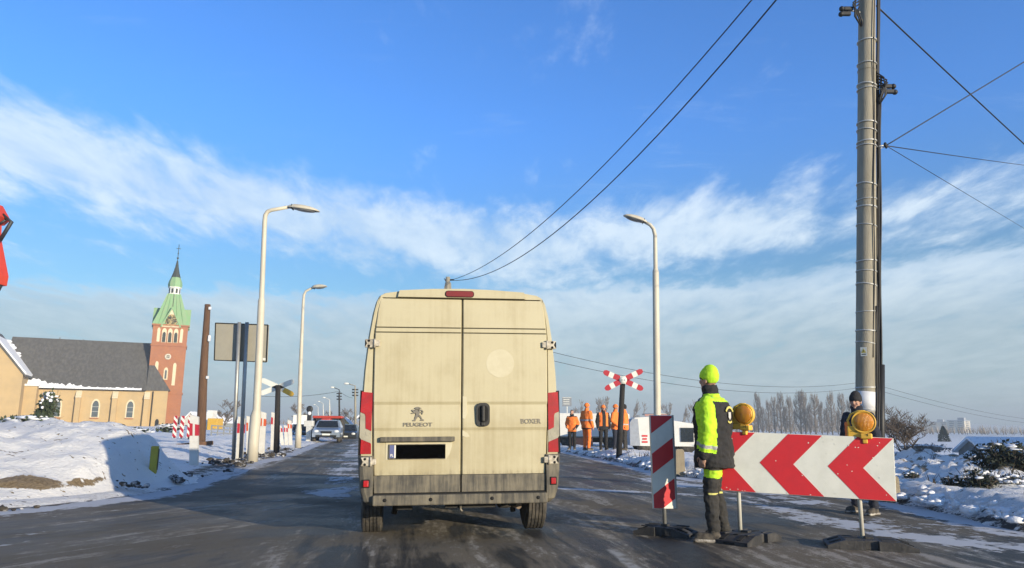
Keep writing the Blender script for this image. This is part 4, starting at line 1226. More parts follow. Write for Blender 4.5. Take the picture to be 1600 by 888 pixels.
mb.lathe([(0.1665, zpx(642)), (0.1680, zpx(642)), (0.1670, zpx(612)), (0.1655, zpx(612))], 24, 0, (on_pole(0).x, on_pole(0).y, 0), (axis_.x, axis_.y, axis_.z))
mb.build('white_band', pole)
for i, y in enumerate((66, 102, 135, 141, 194, 206, 223, 230, 290, 313, 325, 354, 409, 425, 446, 488, 518, 537, 606, 640, 655)):
    mb = MB(BANDM); mb.T = OFF
    c = on_pole(zpx(y)); t_ = (axis_ + Vector((0.10 * ((i % 3) - 1), 0, 0))).normalized()
    w = 0.007 if i % 2 else 0.011
    mb.lathe([(0.160, -w), (0.172, -w), (0.172, w), (0.160, w)], 24, 0, c, t_)
    mb.build('strap', pole)
rn = random.Random(11)
def run(y0, y1, off, r_, wob=0.012, n=22, ph=0.0):
    pts = []
    for i in range(n + 1):
        t = i / n; c = on_pole(zpx(y0) + (zpx(y1) - zpx(y0)) * t)
        pts.append(c + Vector((off[0] + wob * math.sin(t * 17 + ph), off[1] + wob * math.cos(t * 13 + ph), 0)))
    mb = MB(CABLE); mb.T = OFF; mb.tube(pts, r_, 6); return mb.build('cable', pole)
for (y0, y1, off, r_, wob, ph) in ((-60, 775, (0.180, -0.03), 0.022, 0.012, 0.2), (-40, 775, (0.215, -0.01), 0.022, 0.012, 1.2), (120, 775, (0.235, -0.03), 0.018, 0.014, 2.1),
                          (-60, 560, (0.055, -0.165), 0.010, 0.010, 0.4), (150, 640, (0.19, -0.07), 0.012, 0.010, 3.0), (480, 775, (0.115, -0.15), 0.016, 0.004, 0.0)):
    run(y0, y1, off, r_, wob, ph=ph)
mb = MB(BLACKPL); mb.T = OFF
mb.tube([on_pole(zpx(570)) + Vector((0.245, -0.03, 0)), on_pole(0.1) + Vector((0.245, -0.03, 0))], 0.055, 10)
mb.tube([on_pole(zpx(600)) + Vector((0.165, -0.10, 0)), on_pole(0.1) + Vector((0.165, -0.10, 0))], 0.022, 10)
mb.build('cable_conduit', pole)
mb = MB(SIGNWHITE, GAP, mat('sticker_yellow', (0.6, 0.48, 0.1), 0.5)); mb.T = OFF
c = on_pole(zpx(551)) + Vector((-0.105, -0.137, 0)); mb.T = OFF @ Matrix.Translation(c) @ Matrix.Rotation(R(-38), 4, 'Z')
mb.box((0, 0, 0), (0.10, 0.004, 0.15), 0); mb.prism([(-0.04, -0.02), (0.04, -0.02), (0, 0.055)], -0.004, -0.0021, mi=2); mb.box((0, -0.0045, 0.012), (0.008, 0.002, 0.03), 1); mb.box((0, -0.003, -0.045), (0.07, 0.002, 0.012), 1)
mb.build('warning_plate', pole)
def fitting(y, off, kind):
    mb = MB(CABLE, BANDM); c = on_pole(zpx(y)); mb.T = OFF @ Matrix.Translation(c)
    s = 1 if off > 0 else -1
    mb.tube([(s * 0.15, -0.05, 0), (off, -0.08, 0.02)], 0.014, 6, 1)
    if kind == 'clamps':
        for k in (0, 1):
            mb.box((off + s * 0.05 * k, -0.08, 0.05 - 0.10 * k), (0.17, 0.07, 0.075), 0, bev=0.015)
            mb.ell((off + s * (0.12 + 0.02 * k), -0.08, 0.05 - 0.11 * k), (0.05, 0.05, 0.05), 10, 8)
        for k in range(5):
            a = k * 0.9
            mb.tube([(s * 0.16, -0.06, 0.34 - 0.06 * k), (s * (0.26 + 0.06 * math.sin(a)), -0.14, 0.20 - 0.05 * k), (s * (0.22 + 0.07 * math.cos(a)), -0.12, -0.12 - 0.03 * k), (s * 0.17, -0.08, -0.30)], 0.014, 6)
    else:
        mb.ell((off, -0.08, 0.03), (0.03, 0.03, 0.045), 10, 8); mb.ell((off + 0.03, -0.05, 0.0), (0.025, 0.025, 0.035), 10, 8)
        mb.tube([(0.16, -0.02, -0.05), (off, -0.06, 0)], 0.010, 6, 1)
    mb.build('cable_clamp' if kind == 'clamps' else 'insulator', pole)
fitting(142, 0.33, 'clamps'); fitting(22, -0.38, 'clamps'); fitting(231, 0.30, 'small')

def wire(name, a, b, sag, r_, label, group=None, n=28):
    a, b = Vector(a), Vector(b); pts = []
    for i in range(n + 1):
        t = i / n; p = a.lerp(b, t); p.z -= 4 * sag * t * (1 - t); pts.append(p)
    mb = MB(CABLE); mb.tube(pts, r_, 5)
    return mb.build(name, label=label, cat='cable', group=group)

# far pole behind the van roof and the pole hidden behind the mast
WOODP = mat('grey_timber', (0.20, 0.165, 0.125), 0.85, col2=(0.11, 0.09, 0.07), nscale=4, stretch=(4, 4, 0.4), amt=0.8, bump=0.5)
fpb = P(693, 690, 44); fpt = P(693.5, 433, 44)
fp_ = thing('electricity_pole', (fpb.x, fpb.y, 0), 'forked electricity pole whose top shows above the van roof', 'electricity pole')
mb = MB(CONC); mb.tube([(0, 0, -0.1), (0, 0, fpt.z)], [0.17, 0.13], 12); mb.build('pole_shaft', fp_)
mb = MB(CONC); mb.tube([(-1.6, 0, -0.2), (-0.10, 0, fpt.z - 0.35)], 0.06, 8); mb.tube([(1.3, 0.2, -0.2), (0.12, 0, fpt.z - 0.35)], 0.07, 8); mb.build('brace', fp_)
mb = MB(CABLE); mb.tube([(0.1, 0, fpt.z - 0.18), (0.36, -0.05, fpt.z - 0.18)], 0.05, 8); mb.tube([(-0.1, 0, fpt.z - 0.3), (-0.2, -0.05, fpt.z - 0.1)], 0.03, 8); mb.build('insulator', fp_)
A1 = Vector((fpb.x + 0.3, 44, P(700, 437, 44).z))
B1 = on_pole(zpx(-85)); B2 = on_pole(zpx(-40))
wire('overhead_cable', A1, on_pole(zpx(-220)), 1.5, 0.017, 'upper of two thick cables rising from behind the van to the pole top')
wire('overhead_cable', A1 - Vector((0, 0, .05)), on_pole(zpx(-175)), 2.0, 0.019, 'lower of two thick cables rising from behind the van to the pole top')
hp_b = P(1357, 688, 85)
hp = thing('wooden_line_pole', (hp_b.x, hp_b.y, -0.8), 'far line pole standing in line with the concrete utility pole', 'line pole')
mb = MB(WOODP); mb.tube([(0, 0, 0), (0, 0, P(1357, 590, 85).z + 0.9)], [0.15, 0.11], 8); mb.build('pole_shaft', hp)
mb = MB(WOODP); mb.beam((-0.5, 0, P(1357, 597, 85).z + 0.8), (0.5, 0, P(1357, 597, 85).z + 0.8), 0.1, 0.1); mb.build('crossarm', hp)
for k, (ya, yb, yc) in enumerate(((505, 596, 652), (520, 604, 658))):
    nm = ('upper', 'lower')[k]
    wire('overhead_cable', P(696, ya, 44), P(1354, yb, 85), 1.9, 0.016, nm + ' thin line sagging behind the flagman towards the pole')
    wire('overhead_cable', P(1358, yb + 2, 85), P(1640, yc + 6, 150), 0.8, 0.02, nm + ' thin line falling right above the apartment blocks')
def away(px, py, Yq, k, start):
    q = P(px, py, Yq); return start + (q - start) * k
s0 = on_pole(zpx(10)) + Vector((0.17, -0.02, 0)); wire('overhead_cable', s0, away(1600, 222, 18, 2.2, s0), 0.06, 0.016, 'thick cable falling from the pole top to the right')
s1 = on_pole(zpx(231)) + Vector((0.32, -0.06, 0.02))
wire('overhead_cable', s1, away(1600, 97, 13, 1.9, s1), 0.0, 0.011, 'cable climbing right from the insulator halfway up the pole')
wire('overhead_cable', s1, away(1600, 257, 24, 1.8, s1), 0.03, 0.010, 'almost level cable running right from the insulator')
wire('overhead_cable', s1, away(1600, 357, 30, 1.6, s1), 0.0, 0.007, 'faint thin cable falling right from the insulator')

# ------------------------------------------------------------------ street lamps
LAMPW = mat('cream_lamp_paint', (0.56, 0.52, 0.41), 0.5, col2=(0.44, 0.39, 0.30), nscale=5, stretch=(1, 1, 0.3), amt=0.6)
LAMPG = mat('lamp_glass', (0.25, 0.25, 0.24), 0.3)
def street_lamp(pts, rads, Y, h0, h1, label, w=0.17, hh=0.13, group=None):
    base = P(pts[0][0], pts[0][1], Y)
    t = thing('street_lamp', base, label, 'street lamp', group=group)
    O = Matrix.Translation(-base)
    mb = MB(LAMPW); mb.T = O
    mb.tube([P(x, y, Y) for x, y in pts], rads, 14)
    mb.build('pole_shaft', t)
    a, b = P(h0[0], h0[1], Y), P(h1[0], h1[1], Y); d = b - a; L = d.length; q = d.to_track_quat('X', 'Z').to_matrix()
    mb = MB(LAMPW, GAP); mb.T = O @ Matrix.Translation(a) @ q.to_4x4()
    rings = []
    for tt, kw, kh in ((0, .35, .35), (.04, .6, .55), (.12, .72, .7), (.2, .95, .9), (.45, 1, 1), (.7, .95, .85), (.9, .7, .5), (1.0, .3, .16)):
        rings.append([Vector((tt * L, w * kw * math.cos(u), hh * kh * max(-0.12, math.sin(u)))) for u in [2 * math.pi * i / 16 for i in range(16)]])
    mb.loft(rings); mb.box((0.14 * L, 0, 0.02), (0.012, w * 1.5, hh * 1.0), 1)
    hd = mb.build('lamp_head', t)
    m2 = MB(LAMPG); m2.T = mb.T; m2.ell((0.55 * L, 0, -0.01), (0.36 * L, w * 0.85, 0.06), 14, 8); m2.build('glass_bowl', hd)
    m3 = MB(GALV); m3.T = O; m3.tube([a - d * 0.10, a + d * 0.08], 0.035, 8); m3.build('bracket', t)
    return t
street_lamp([(394, 722), (396, 690), (399.5, 650), (401, 640), (404.5, 565), (408.5, 470), (408.8, 466), (413.5, 348), (414.5, 337), (418, 331), (424, 328.5), (450, 324)], [.145, .145, .145, .105, .10, .095, .072, .066, .064, .06, .055, .05], 20.7, (450, 324), (499, 331), 'tall cream street lamp nearest the left road edge, arm to the right')
street_lamp([(465.5, 700), (466.5, 672), (467, 664), (469, 590), (471, 540), (474, 470), (475, 461), (478, 455), (487, 450.5)], [.13, .13, .095, .09, .075, .06, .055, .052, .05], 32, (487, 450.5), (511, 448), 'cream street lamp behind the left one, seen beside the cross with the sunlit yellow tip', w=0.17, hh=0.14)
street_lamp([(1027, 740), (1027, 700), (1027, 640), (1025.5, 520), (1024.5, 424), (1024.3, 420), (1023.5, 368), (1021, 358), (1016, 351.5), (1009, 348)], [.12, .12, .105, .10, .095, .066, .06, .058, .055, .05], 22.0, (1010, 348.5), (974, 337), 'cream street lamp right of the van with its arm to the left')

# ------------------------------------------------------------------ posts and signs at the left verge
sgY = 21.5
t = thing('road_sign', P(372, 716, sgY), 'large grey road sign seen from behind on two steel posts', 'road sign')
O = Matrix.Translation(-P(372, 716, sgY))
SIGNBACK = mat('grey_sign_back', (0.30, 0.28, 0.22), 0.55, col2=(0.24, 0.225, 0.18), nscale=3)
mb = MB(SIGNBACK, GAP, SIGNWHITE); mb.T = O
c = [P(337, 505, sgY - .08), P(419, 508, sgY + .1), P(416.5, 566, sgY + .1), P(335, 563, sgY - .08)]
off = Vector((0.02, 0.03, 0))
mb.add(c + [p + off for p in c], [(0, 1, 2, 3), (7, 6, 5, 4), (0, 4, 5, 1), (1, 5, 6, 2), (2, 6, 7, 3), (3, 7, 4, 0)], 0)
e = Vector((0, -0.012, 0))
for i in range(4): mb.beam(c[i] + e, c[(i + 1) % 4] + e, 0.025, 0.025, 1)
mb.add([P(408, 559.5, sgY), P(415, 559.7, sgY), P(415, 563.5, sgY), P(408, 563.3, sgY)], [(0, 1, 2, 3)], 2)
mb.build('sign_panel', t)
mb = MB(GAP); mb.T = O
mb.beam(P(375, 507, sgY - .05), P(371, 564, sgY - .05), 0.25, 0.03)
mb.build('fixing_channel', t)
mb = MB(GALV); mb.T = O; mb.tube([P(364.5, 718, sgY - 0.16), P(374, 504, sgY - 0.16)], 0.055, 10); mb.build('post', t)
mb = MB(GALV); mb.T = O; mb.tube([P(376, 716, sgY - 0.12), P(386, 504, sgY - 0.12)], 0.055, 10); mb.build('post', t)

# brown timber post
t = thing('timber_post', P(313, 700, 30), 'brown weathered timber post right of the church tower', 'wooden pole')
O = Matrix.Translation(-P(313, 700, 30))
BROWN = mat('brown_timber', (0.14, 0.075, 0.04), 0.85, col2=(0.075, 0.042, 0.026), nscale=4, stretch=(6, 6, 0.5), amt=0.8, bump=0.5)
mb = MB(BROWN); mb.T = O; mb.tube([P(313, 705, 30), P(318, 580, 30), P(324.5, 476, 30)], [0.185, 0.16, 0.115], 12); mb.build('pole_shaft', t)
mb = MB(mat('white_fitting', (0.7, 0.7, 0.7), 0.6)); mb.T = O
mb.box(P(328, 482, 29.9), (0.10, 0.1, 0.12), 0, bev=0.02); mb.box(P(327, 529, 29.9), (0.1, 0.1, 0.26), 0, bev=0.03); mb.box(P(324, 590, 29.9), (0.10, 0.1, 0.12), 0, bev=0.02); mb.build('snowy_insulator', t)

REDPL = mat('red_reflective', (0.42, 0.015, 0.03), 0.45, col2=(0.36, 0.013, 0.025), nscale=6)
LITREDPL = mat('sunlit_red_reflective', (0.55, 0.09, 0.02), 0.45, col2=(0.45, 0.07, 0.02), nscale=6)  # the red of the bands shifted to orange to look sunlit
POSTW = mat('white_post', (0.60, 0.59, 0.54), 0.55, col2=(0.48, 0.46, 0.41), nscale=6)
GP = 'white guide posts with red bands along the left verge'
def guide_post(xb, yb, xt, yt, wpx, Y, label, red=REDPL, band=(0.10, 0.42), rz=0.15):
    b, tp = P(xb, yb, Y), P(xt, yt, Y); hgt = tp.z - b.z; w = wpx * Y / FPX
    t = thing('guide_post', b, label, 'guide post', rz=rz, group=GP)
    sk = (tp.x - b.x) / hgt
    T = Matrix(((1, 0, sk, 0), (0, 1, 0, 0), (0, 0, 1, 0), (0, 0, 0, 1)))
    mb = MB(POSTW); mb.T = T
    mb.prism([(-w / 2, -0.1), (w / 2, -0.1), (w / 2, hgt - w * 0.28), (-w / 2, hgt)], -w * 0.3, w * 0.3)
    mb.build('post_body', t)
    z1, z0 = hgt * (1 - band[0]), hgt * (1 - band[1])
    mb = MB(red, POSTW); mb.T = T
    mb.prism([(-w * 0.53, z0), (w * 0.53, z0), (w * 0.53, z1 - w * 0.2), (-w * 0.53, z1)], -w * 0.34, w * 0.34)
    mb.box((0, -w * 0.343, (z0 + z1) / 2 - w * 0.05), (w * 0.26, 0.006, (z1 - z0) * 0.98), 1)
    mb.build('red_band', t)
guide_post(303, 727, 304.5, 648, 12, 19.3, 'largest white guide post with a dark red band, right of the yellow stub post', band=(0.17, 0.42))
guide_post(374, 716, 378, 651, 10, 21.9, 'white guide post with bright red band between the sign posts and the lamp', band=(0.16, 0.40))
guide_post(389, 712, 389.5, 650, 7, 24, 'white guide post half hidden behind the left street lamp', red=LITREDPL, band=(0.17, 0.38))
guide_post(409, 705, 412, 643, 8.5, 25, 'white guide post with a red band coloured orange as if sunlit right of the street lamp', red=LITREDPL, band=(0.17, 0.37))
guide_post(427, 699, 428.5, 644, 7.5, 27, 'white guide post touching the black post of the cross', band=(0.15, 0.35))
guide_post(441, 692, 437.5, 664, 5, 36, 'small far white guide post leaning left behind the black post', band=(0.15, 0.4))
guide_post(447.5, 692, 446.5, 664, 5, 36.5, 'small far white guide post beside the leaning one', band=(0.15, 0.4))
guide_post(454, 692, 452.5, 656, 5.5, 34, 'tallest of the far white guide posts, before the second street lamp', red=LITREDPL, band=(0.18, 0.38))

STR = 'striped marker boards by the church'
for (xb, lab) in ((272, 'leftmost slim striped marker board in front of the church tower'), (283, 'middle slim striped marker board in front of the church tower'), (294.5, 'rightmost slim striped marker board beside the big guide post')):
    Y = 38.0; b = P(xb, 684, Y); hgt = P(xb, 650, Y).z - b.z; w = 0.19
    t = thing('marker_board', b, lab, 'marker board', group=STR)
    mb = MB(SIGNWHITE, REDPL); mb.box((0, 0, hgt / 2), (w, 0.03, hgt), 0)
    for k in range(4):
        z0 = -0.12 + k * hgt * 0.31
        q = clip([(-w / 2, z0 + 0.20), (w / 2, z0), (w / 2, z0 + 0.17), (-w / 2, z0 + 0.37)], [(0, 1, hgt), (0, -1, 0.0)])
        if len(q) > 2: mb.prism(q, -0.019, -0.012, mi=1)
    mb.build('board', t)
    mb = MB(UNDER); mb.box((0, 0, -0.1), (0.05, 0.05, 0.3), 0); mb.build('post', t)
mb = MB(BROWN); a, b = P(266, 698, 27), P(332, 692, 28); mb.beam(a, b, 0.16, 0.14); mb.build('timber_beam', label='brown timber beam lying on the snow behind the big guide post', cat='beam')
# yellow stub post on the mound
_ok, _hit, _n, _i = mound.ray_cast(cam.matrix_world.translation, ray(239, 735))
yb_ = _hit.copy(); yt_ = P(238.5, 697, yb_.y)
t = thing('marker_post', yb_, 'short yellow green stub post standing in the snow mound', 'marker post', rz=R(12))
YEL2 = mat('yellow_green_plastic', (0.40, 0.34, 0.035), 0.5, col2=(0.30, 0.25, 0.03), nscale=6)
mb = MB(YEL2); hgt = yt_.z - yb_.z; mb.box((0, 0, hgt / 2 - 0.1), (0.0092 * yb_.y, 0.10, hgt + 0.2), 0, bev=0.02); mb.build('post_body', t)
mb = MB(BLACKPL); mb.box((0.0048 * yb_.y, 0.01, hgt / 2 - 0.02), (0.012, 0.05, hgt - 0.06), 0); mb.build('side_strip', t)
# concrete marker stone right
t = P(1062, 728, 17.8)
mb = MB(mat('marker_stone', (0.30, 0.25, 0.17), 0.9, col2=(0.2, 0.17, 0.12), nscale=8, bump=0.6)); hgt = P(1062, 702, 17.8).z - t.z
mb.loft([[Vector((x * k, y * k, z)) for x, y in ((-0.10, -0.09), (0.10, -0.09), (0.11, 0.09), (-0.10, 0.09))] for z, k in ((-0.2, 1.1), (hgt * 0.9, 0.95), (hgt, 0.72))], 0, False)
mb.build('marker_stone', label='squat brown concrete marker stone right of the striped beacon', cat='marker stone', loc=t)
t = P(1398, 782, 12.2); mb = MB(MATS['marker_stone']); hgt = P(1398, 744, 12.2).z - t.z
mb.loft([[Vector((x * k, y * k, z)) for x, y in ((-0.07, -0.07), (0.07, -0.07), (0.07, 0.07), (-0.07, 0.07))] for z, k in ((-0.2, 1.1), (hgt * 0.92, 0.9), (hgt, 0.6))], 0, False)
mb.build('marker_stone', label='slim brown concrete stub at the right end of the chevron board', cat='marker stone', loc=t)

# ------------------------------------------------------------------ crossing crosses
def crossing_sign(Y, base, top, cpx, arms, label, back=False):
    b = P(*base, Y); t = thing('crossing_cross', b, label, 'level crossing sign'); O = Matrix.Translation(-b)
    mb = MB(mat('tarred_post', (0.018, 0.016, 0.014), 0.8, col2=(0.04, 0.035, 0.03))); mb.T = O
    mb.tube([b - Vector((0, 0, 0.2)), P(*top, Y)], [0.105, 0.09], 10); mb.build('post', t)
    yf = Y - 0.16 if not back else Y + 0.16
    c = P(*cpx, yf)
    for i, (px, py, tip) in enumerate(arms):
        e = P(px, py, yf); d = e - c; L = d.length; q = d.to_track_quat('X', 'Z').to_matrix()
        mb = MB(SIGNWHITE, REDPL, LAMPYEL); mb.T = O @ Matrix.Translation(c) @ q.to_4x4()
        w = 0.092
        def plank(x0, x1, y0, y1, mi, rnd_=False):
            o = [(x0, -w), (x1 - (0.08 if rnd_ else 0), -w), (x1, -w * 0.5), (x1, w * 0.5), (x1 - (0.08 if rnd_ else 0), w), (x0, w)] if rnd_ else [(x0, -w), (x1, -w), (x1, w), (x0, w)]
            mb.prism(o, y0, y1, 'xz', mi)
        if not back:
            plank(0.05, L * 0.98, -0.006, 0.012, 0, True)
            plank(L * 0.18, L * 0.48, -0.010, 0.016, 1); plank(L * 0.72, L, -0.010, 0.016, 1, True)
        else:
            plank(0.05, L, -0.012, 0.012, 0, True)
            if tip: plank(L * 0.35, L, -0.016, 0.016, 2, True)  # sunlight on this blade put in as a yellow colour
        mb.build('cross_arm', t)
    if not back:
        mb = MB(SIGNWHITE, GALV); mb.T = O @ Matrix.Translation(c)
        mb.lathe([(0.0001, 0.0), (0.13, 0.0), (0.13, 0.02), (0.0001, 0.02)], 24, 0, (0, -0.005, 0), (0, -1, 0))
        mb.box((-0.03, -0.03, 0), (0.03, 0.02, 0.05), 1); mb.box((0.05, -0.03, 0), (0.03, 0.02, 0.05), 1)
        mb.build('centre_plate', t)
crossing_sign(25.5, (966.5, 712), (973, 598), (973.5, 594), [(943, 581, 0), (1004, 579, 0), (945.5, 608.5, 0), (1004.5, 608.5, 0)], 'red and white diagonal cross on a black post among the workers')
crossing_sign(27.0, (432.5, 700), (434.5, 602), (435, 605), [(408.5, 593.5, 0), (459.5, 595.5, 0), (406.5, 615.5, 0), (458.5, 617.5, 1)], 'pale diagonal cross seen from behind on a black post, one tip coloured yellow as if sunlit', back=True)

# ------------------------------------------------------------------ red crane arm at the left frame edge
ORM = mat('orange_red_machine', (0.62, 0.055, 0.02), 0.45, col2=(0.5, 0.05, 0.02), nscale=3, amt=0.5)
STEEL = mat('dark_steel', (0.05, 0.055, 0.06), 0.5, metal=0.5)
YX = 18.0
knee = P(-14, 338, YX); hook = P(-2, 446, YX); foot_ = Vector((knee.x - 5.6, YX + 1.2, 0.0))
t = thing('excavator', foot_, 'orange red excavator reaching in at the left edge with its bent arm', 'excavator'); O = Matrix.Translation(-foot_)
def arm(nm, pts2, rad, w):
    mb = MB(ORM); mb.T = O
    rings = []
    for p, r_, tn in zip(pts2, rad, [None] * len(pts2)):
        i = pts2.index(p); d = (pts2[min(i + 1, len(pts2) - 1)] - pts2[max(i - 1, 0)]).normalized()
        side = Vector((0, 1, 0)); up_ = d.cross(side).normalized()
        rings.append([p + up_ * r_ * a + side * w * b for a, b in ((1, 1), (1, -1), (-1, -1), (-1, 1))])
    mb.loft(rings, 0, False); return mb.build(nm, t)
arm('boom', [foot_ + Vector((0.8, 0, 1.6)), foot_ + Vector((1.9, -0.6, 4.4)), knee + Vector((-1.4, 0.2, -0.1)), knee + Vector((0.12, 0, 0.06)), knee + Vector((0.30, 0, -0.12))], [0.35, 0.42, 0.3, 0.26, 0.1], 0.2)
arm('stick', [knee + Vector((-0.05, 0, 0.05)), knee + Vector((0.02, 0, -0.6)), hook + Vector((-0.02, 0, 0.2)), hook], [0.22, 0.22, 0.14, 0.1], 0.15)
mb = MB(STEEL, GALV); mb.T = O
k2 = P(18, 347, YX); mb.tube([P(4, 336, YX), k2, P(0, 376, YX)], 0.05, 6); mb.tube([P(-6, 352, YX), P(9, 344, YX)], 0.03, 6); mb.build('arm_linkage', t)
mb = MB(STEEL); mb.T = O; mb.tube([hook + Vector((0, 0, 0.02)), hook - Vector((0.05, 0, 0.12))], 0.09, 8); mb.build('pin_joint', t)
mb = MB(STEEL); mb.T = O
for s in (-1, 1): mb.box(foot_ + Vector((-0.4, s * 1.05, 0.40)), (3.4, 0.5, 0.75), 0, bev=0.3)
mb.build('tracks', t)
mb = MB(ORM); mb.T = O; mb.box(foot_ + Vector((-0.9, 0.2, 1.35)), (2.6, 2.2, 1.1), 0, bev=0.12); mb.build('superstructure', t)
mb = MB(ORM, GLASSDARK); mb.T = O; mb.box(foot_ + Vector((0.1, 0.75, 2.1)), (1.3, 1.0, 1.5), 0, bev=0.1); mb.box(foot_ + Vector((0.1, 0.75, 2.3)), (1.34, 0.86, 0.85), 1, bev=0.05); mb.build('cab', t)
# ------------------------------------------------------------------ church
PLASTER = mat('ochre_plaster', (0.46, 0.33, 0.165), 0.9, col2=(0.38, 0.28, 0.15), nscale=0.5, amt=0.7, bump=0.2, bscale=6)
SLATE = mat('dark_slate_roof', (0.070, 0.066, 0.060), 0.75, col2=(0.12, 0.115, 0.105), nscale=1.6, stretch=(1.4, 1.4, 0.22), amt=0.8)
COPPER = mat('green_copper', (0.19, 0.35, 0.17), 0.7, col2=(0.25, 0.34, 0.19), nscale=1.2, stretch=(1.5, 1.5, 0.3), amt=0.8)
COPDARK = mat('dark_copper', (0.035, 0.045, 0.04), 0.7)
CREAM = mat('cream_trim', (0.66, 0.56, 0.38), 0.85)
STONE = mat('pale_stone', (0.55, 0.50, 0.40), 0.85)
WINGL = mat('leaded_window', (0.06, 0.08, 0.09), 0.3)
ROOFSNOW = mat('roof_snow', (0.84, 0.85, 0.87), 0.7, bump=0.5, bscale=3)
def brick():
    m = bpy.data.materials.new('red_brick'); m.use_nodes = True
    t = NT(m.node_tree); b = m.node_tree.nodes['Principled BSDF']
    oc = t.n('ShaderNodeTexCoord').outputs['Object']
    sp = t.n('ShaderNodeSeparateXYZ'); t.link(oc, sp.inputs[0])
    v = t.comb(t.math('ADD', sp.outputs[0], sp.outputs[1]), sp.outputs[2], 0)
    br = t.n('ShaderNodeTexBrick'); t.link(v, br.inputs['Vector']); br.inputs['Scale'].default_value = 2.2
    br.inputs['Color1'].default_value = (0.38, 0.135, 0.05, 1); br.inputs['Color2'].default_value = (0.31, 0.11, 0.042, 1); br.inputs['Mortar'].default_value = (0.30, 0.22, 0.16, 1)
    br.inputs['Mortar Size'].default_value = 0.015
    n = t.noise(oc, 0.7, 5)
    t.link(t.mix(t.math('MULTIPLY', t.smooth(n, 0.4, 0.7), 0.35), br.outputs[0], (0.25, 0.10, 0.065)), b.inputs['Base Color'])
    b.inputs['Roughness'].default_value = 0.9
    return m
BRICK = brick()

# frame of the church: u runs along the nave to the right and away, n faces the viewer
cu = Vector((0.915, 0.403, 0)).normalized(); cn = Vector((cu.y, -cu.x, 0))
CH0 = Vector((-71.8, 155.0, 0))                 # centre of the tower
CHR = Matrix(((cu.x, -cn.x, 0, CH0.x), (cu.y, -cn.y, 0, CH0.y), (0, 0, 1, 0), (0, 0, 0, 1)))   # local x = u, local y = away from the viewer
church = bpy.data.objects.new('church', None); COL.objects.link(church); church.matrix_world = CHR
tag(church, 'ochre church with dark roof and a red brick tower under a green copper spire', 'church')
def arch(cx, z0, w, h, n=8):
    """pointed window outline"""
    pts = [(cx - w / 2, z0), (cx + w / 2, z0)]
    zs = z0 + h - w * 0.8
    for k in range(n + 1): t = k / n; pts.append((cx + w / 2 * (1 - t ** 1.6), zs + w * 0.8 * math.sin(t * math.pi / 2)))
    for k in range(n - 1, -1, -1): t = k / n; pts.append((cx - w / 2 * (1 - t ** 1.6), zs + w * 0.8 * math.sin(t * math.pi / 2)))
    return pts
T = 3.3
mb = MB(BRICK, STONE, CREAM)
mb.box((0, 0, 10.4), (2 * T, 2 * T, 20.8), 0)
for z, e in ((6.8, .16), (16.5, .14), (20.7, .25)): mb.box((0, 0, z), (2 * T + e * 2, 2 * T + e * 2, 0.3), 0)
for cx, z0, w, h in ((-2.15, 17.2, .55, 2.9), (2.15, 17.2, .55, 2.9), (1.45, 8.4, .6, 4.6), (-1.9, 10.6, .6, 2.6)):
    mb.prism(arch(cx, z0, w, h), -T - 0.03, -T + 0.1, mi=2)
tower = mb.build('tower', church)
for cx in (-1.1, 0, 1.1):
    m2 = MB(CREAM); m2.prism(arch(cx, 17.1, .86, 2.95), -T - 0.05, -T + 0.1); w_ = m2.build('belfry_window', tower)
    m3 = MB(COPDARK, WINGL); m3.prism(arch(cx, 17.15, .62, 2.1), -T - 0.08, -T + 0.1); m3.build('louvre', w_)
m2 = MB(STONE); m2.lathe([(0.62, 0), (0.62, .08), (0.30, .08), (0.30, 0)], 20, 0, (0, -T - 0.0, 14.2), (0, -1, 0)); rs = m2.build('round_window', tower)
m3 = MB(WINGL, STONE); m3.lathe([(0.0001, 0.03), (0.32, .03)], 16, 0, (0, -T, 14.2), (0, -1, 0)); m3.box((0, -T - 0.06, 14.2), (.7, .05, .1), 1); m3.box((0, -T - 0.065, 14.2), (.1, .05, .7), 1); m3.build('tracery', rs)
m2 = MB(CREAM); m2.prism(arch(-0.1, 9.5, .8, 2.5), -T - 0.05, -T + 0.1); sl = m2.build('slit_window', tower)
m3 = MB(WINGL); m3.prism(arch(-0.1, 9.7, .36, 1.8), -T - 0.08, -T + 0.1); m3.build('pane', sl)
# spire: a steep hipped helm with a gable on each face
mb = MB(COPPER, COPDARK)
h0, h1, r0, r1 = 20.8, 27.6, 3.55, 1.30
mb.loft([[Vector((r * x, r * y, z)) for x, y in ((-1, -1), (1, -1), (1, 1), (-1, 1))] for z, r in ((h0, r0), (23.5, 2.55), (h1, r1))], 0, False)
for k in range(-2, 3):
    mb.beam((k * 1.3 * 0.9, -r0 + 0.02 - 0.03, h0), (k * 1.3 * 0.38, -r1 - 0.03, h1), 0.10, 0.08, 1 if k == 0 else 0)
spire = mb.build('spire', church)
mb = MB(CREAM, COPPER, BRICK)
for a in range(4):
    mb.T = Matrix.Rotation(a * math.pi / 2, 4, 'Z')
    mb.prism([(-1.75, 20.3), (1.75, 20.3), (0, 24.2)], -T - 0.12, -1.6, mi=0)
    mb.prism([(-2.0, 20.3), (-1.72, 20.3), (0.0, 24.05), (0, 24.6)], -T - 0.3, -1.4, mi=1); mb.prism([(2.0, 20.3), (0, 24.6), (0, 24.05), (1.72, 20.3)], -T - 0.3, -1.4, mi=1)
mb.build('clock_gable', spire)
mb = MB(COPDARK, mat('clock_gold', (0.7, 0.55, 0.25), 0.4))
mb.lathe([(0.0001, 0), (1.22, 0), (1.22, .1), (0.0001, .1)], 28, 0, (0, -T - 0.14, 21.7), (0, -1, 0))
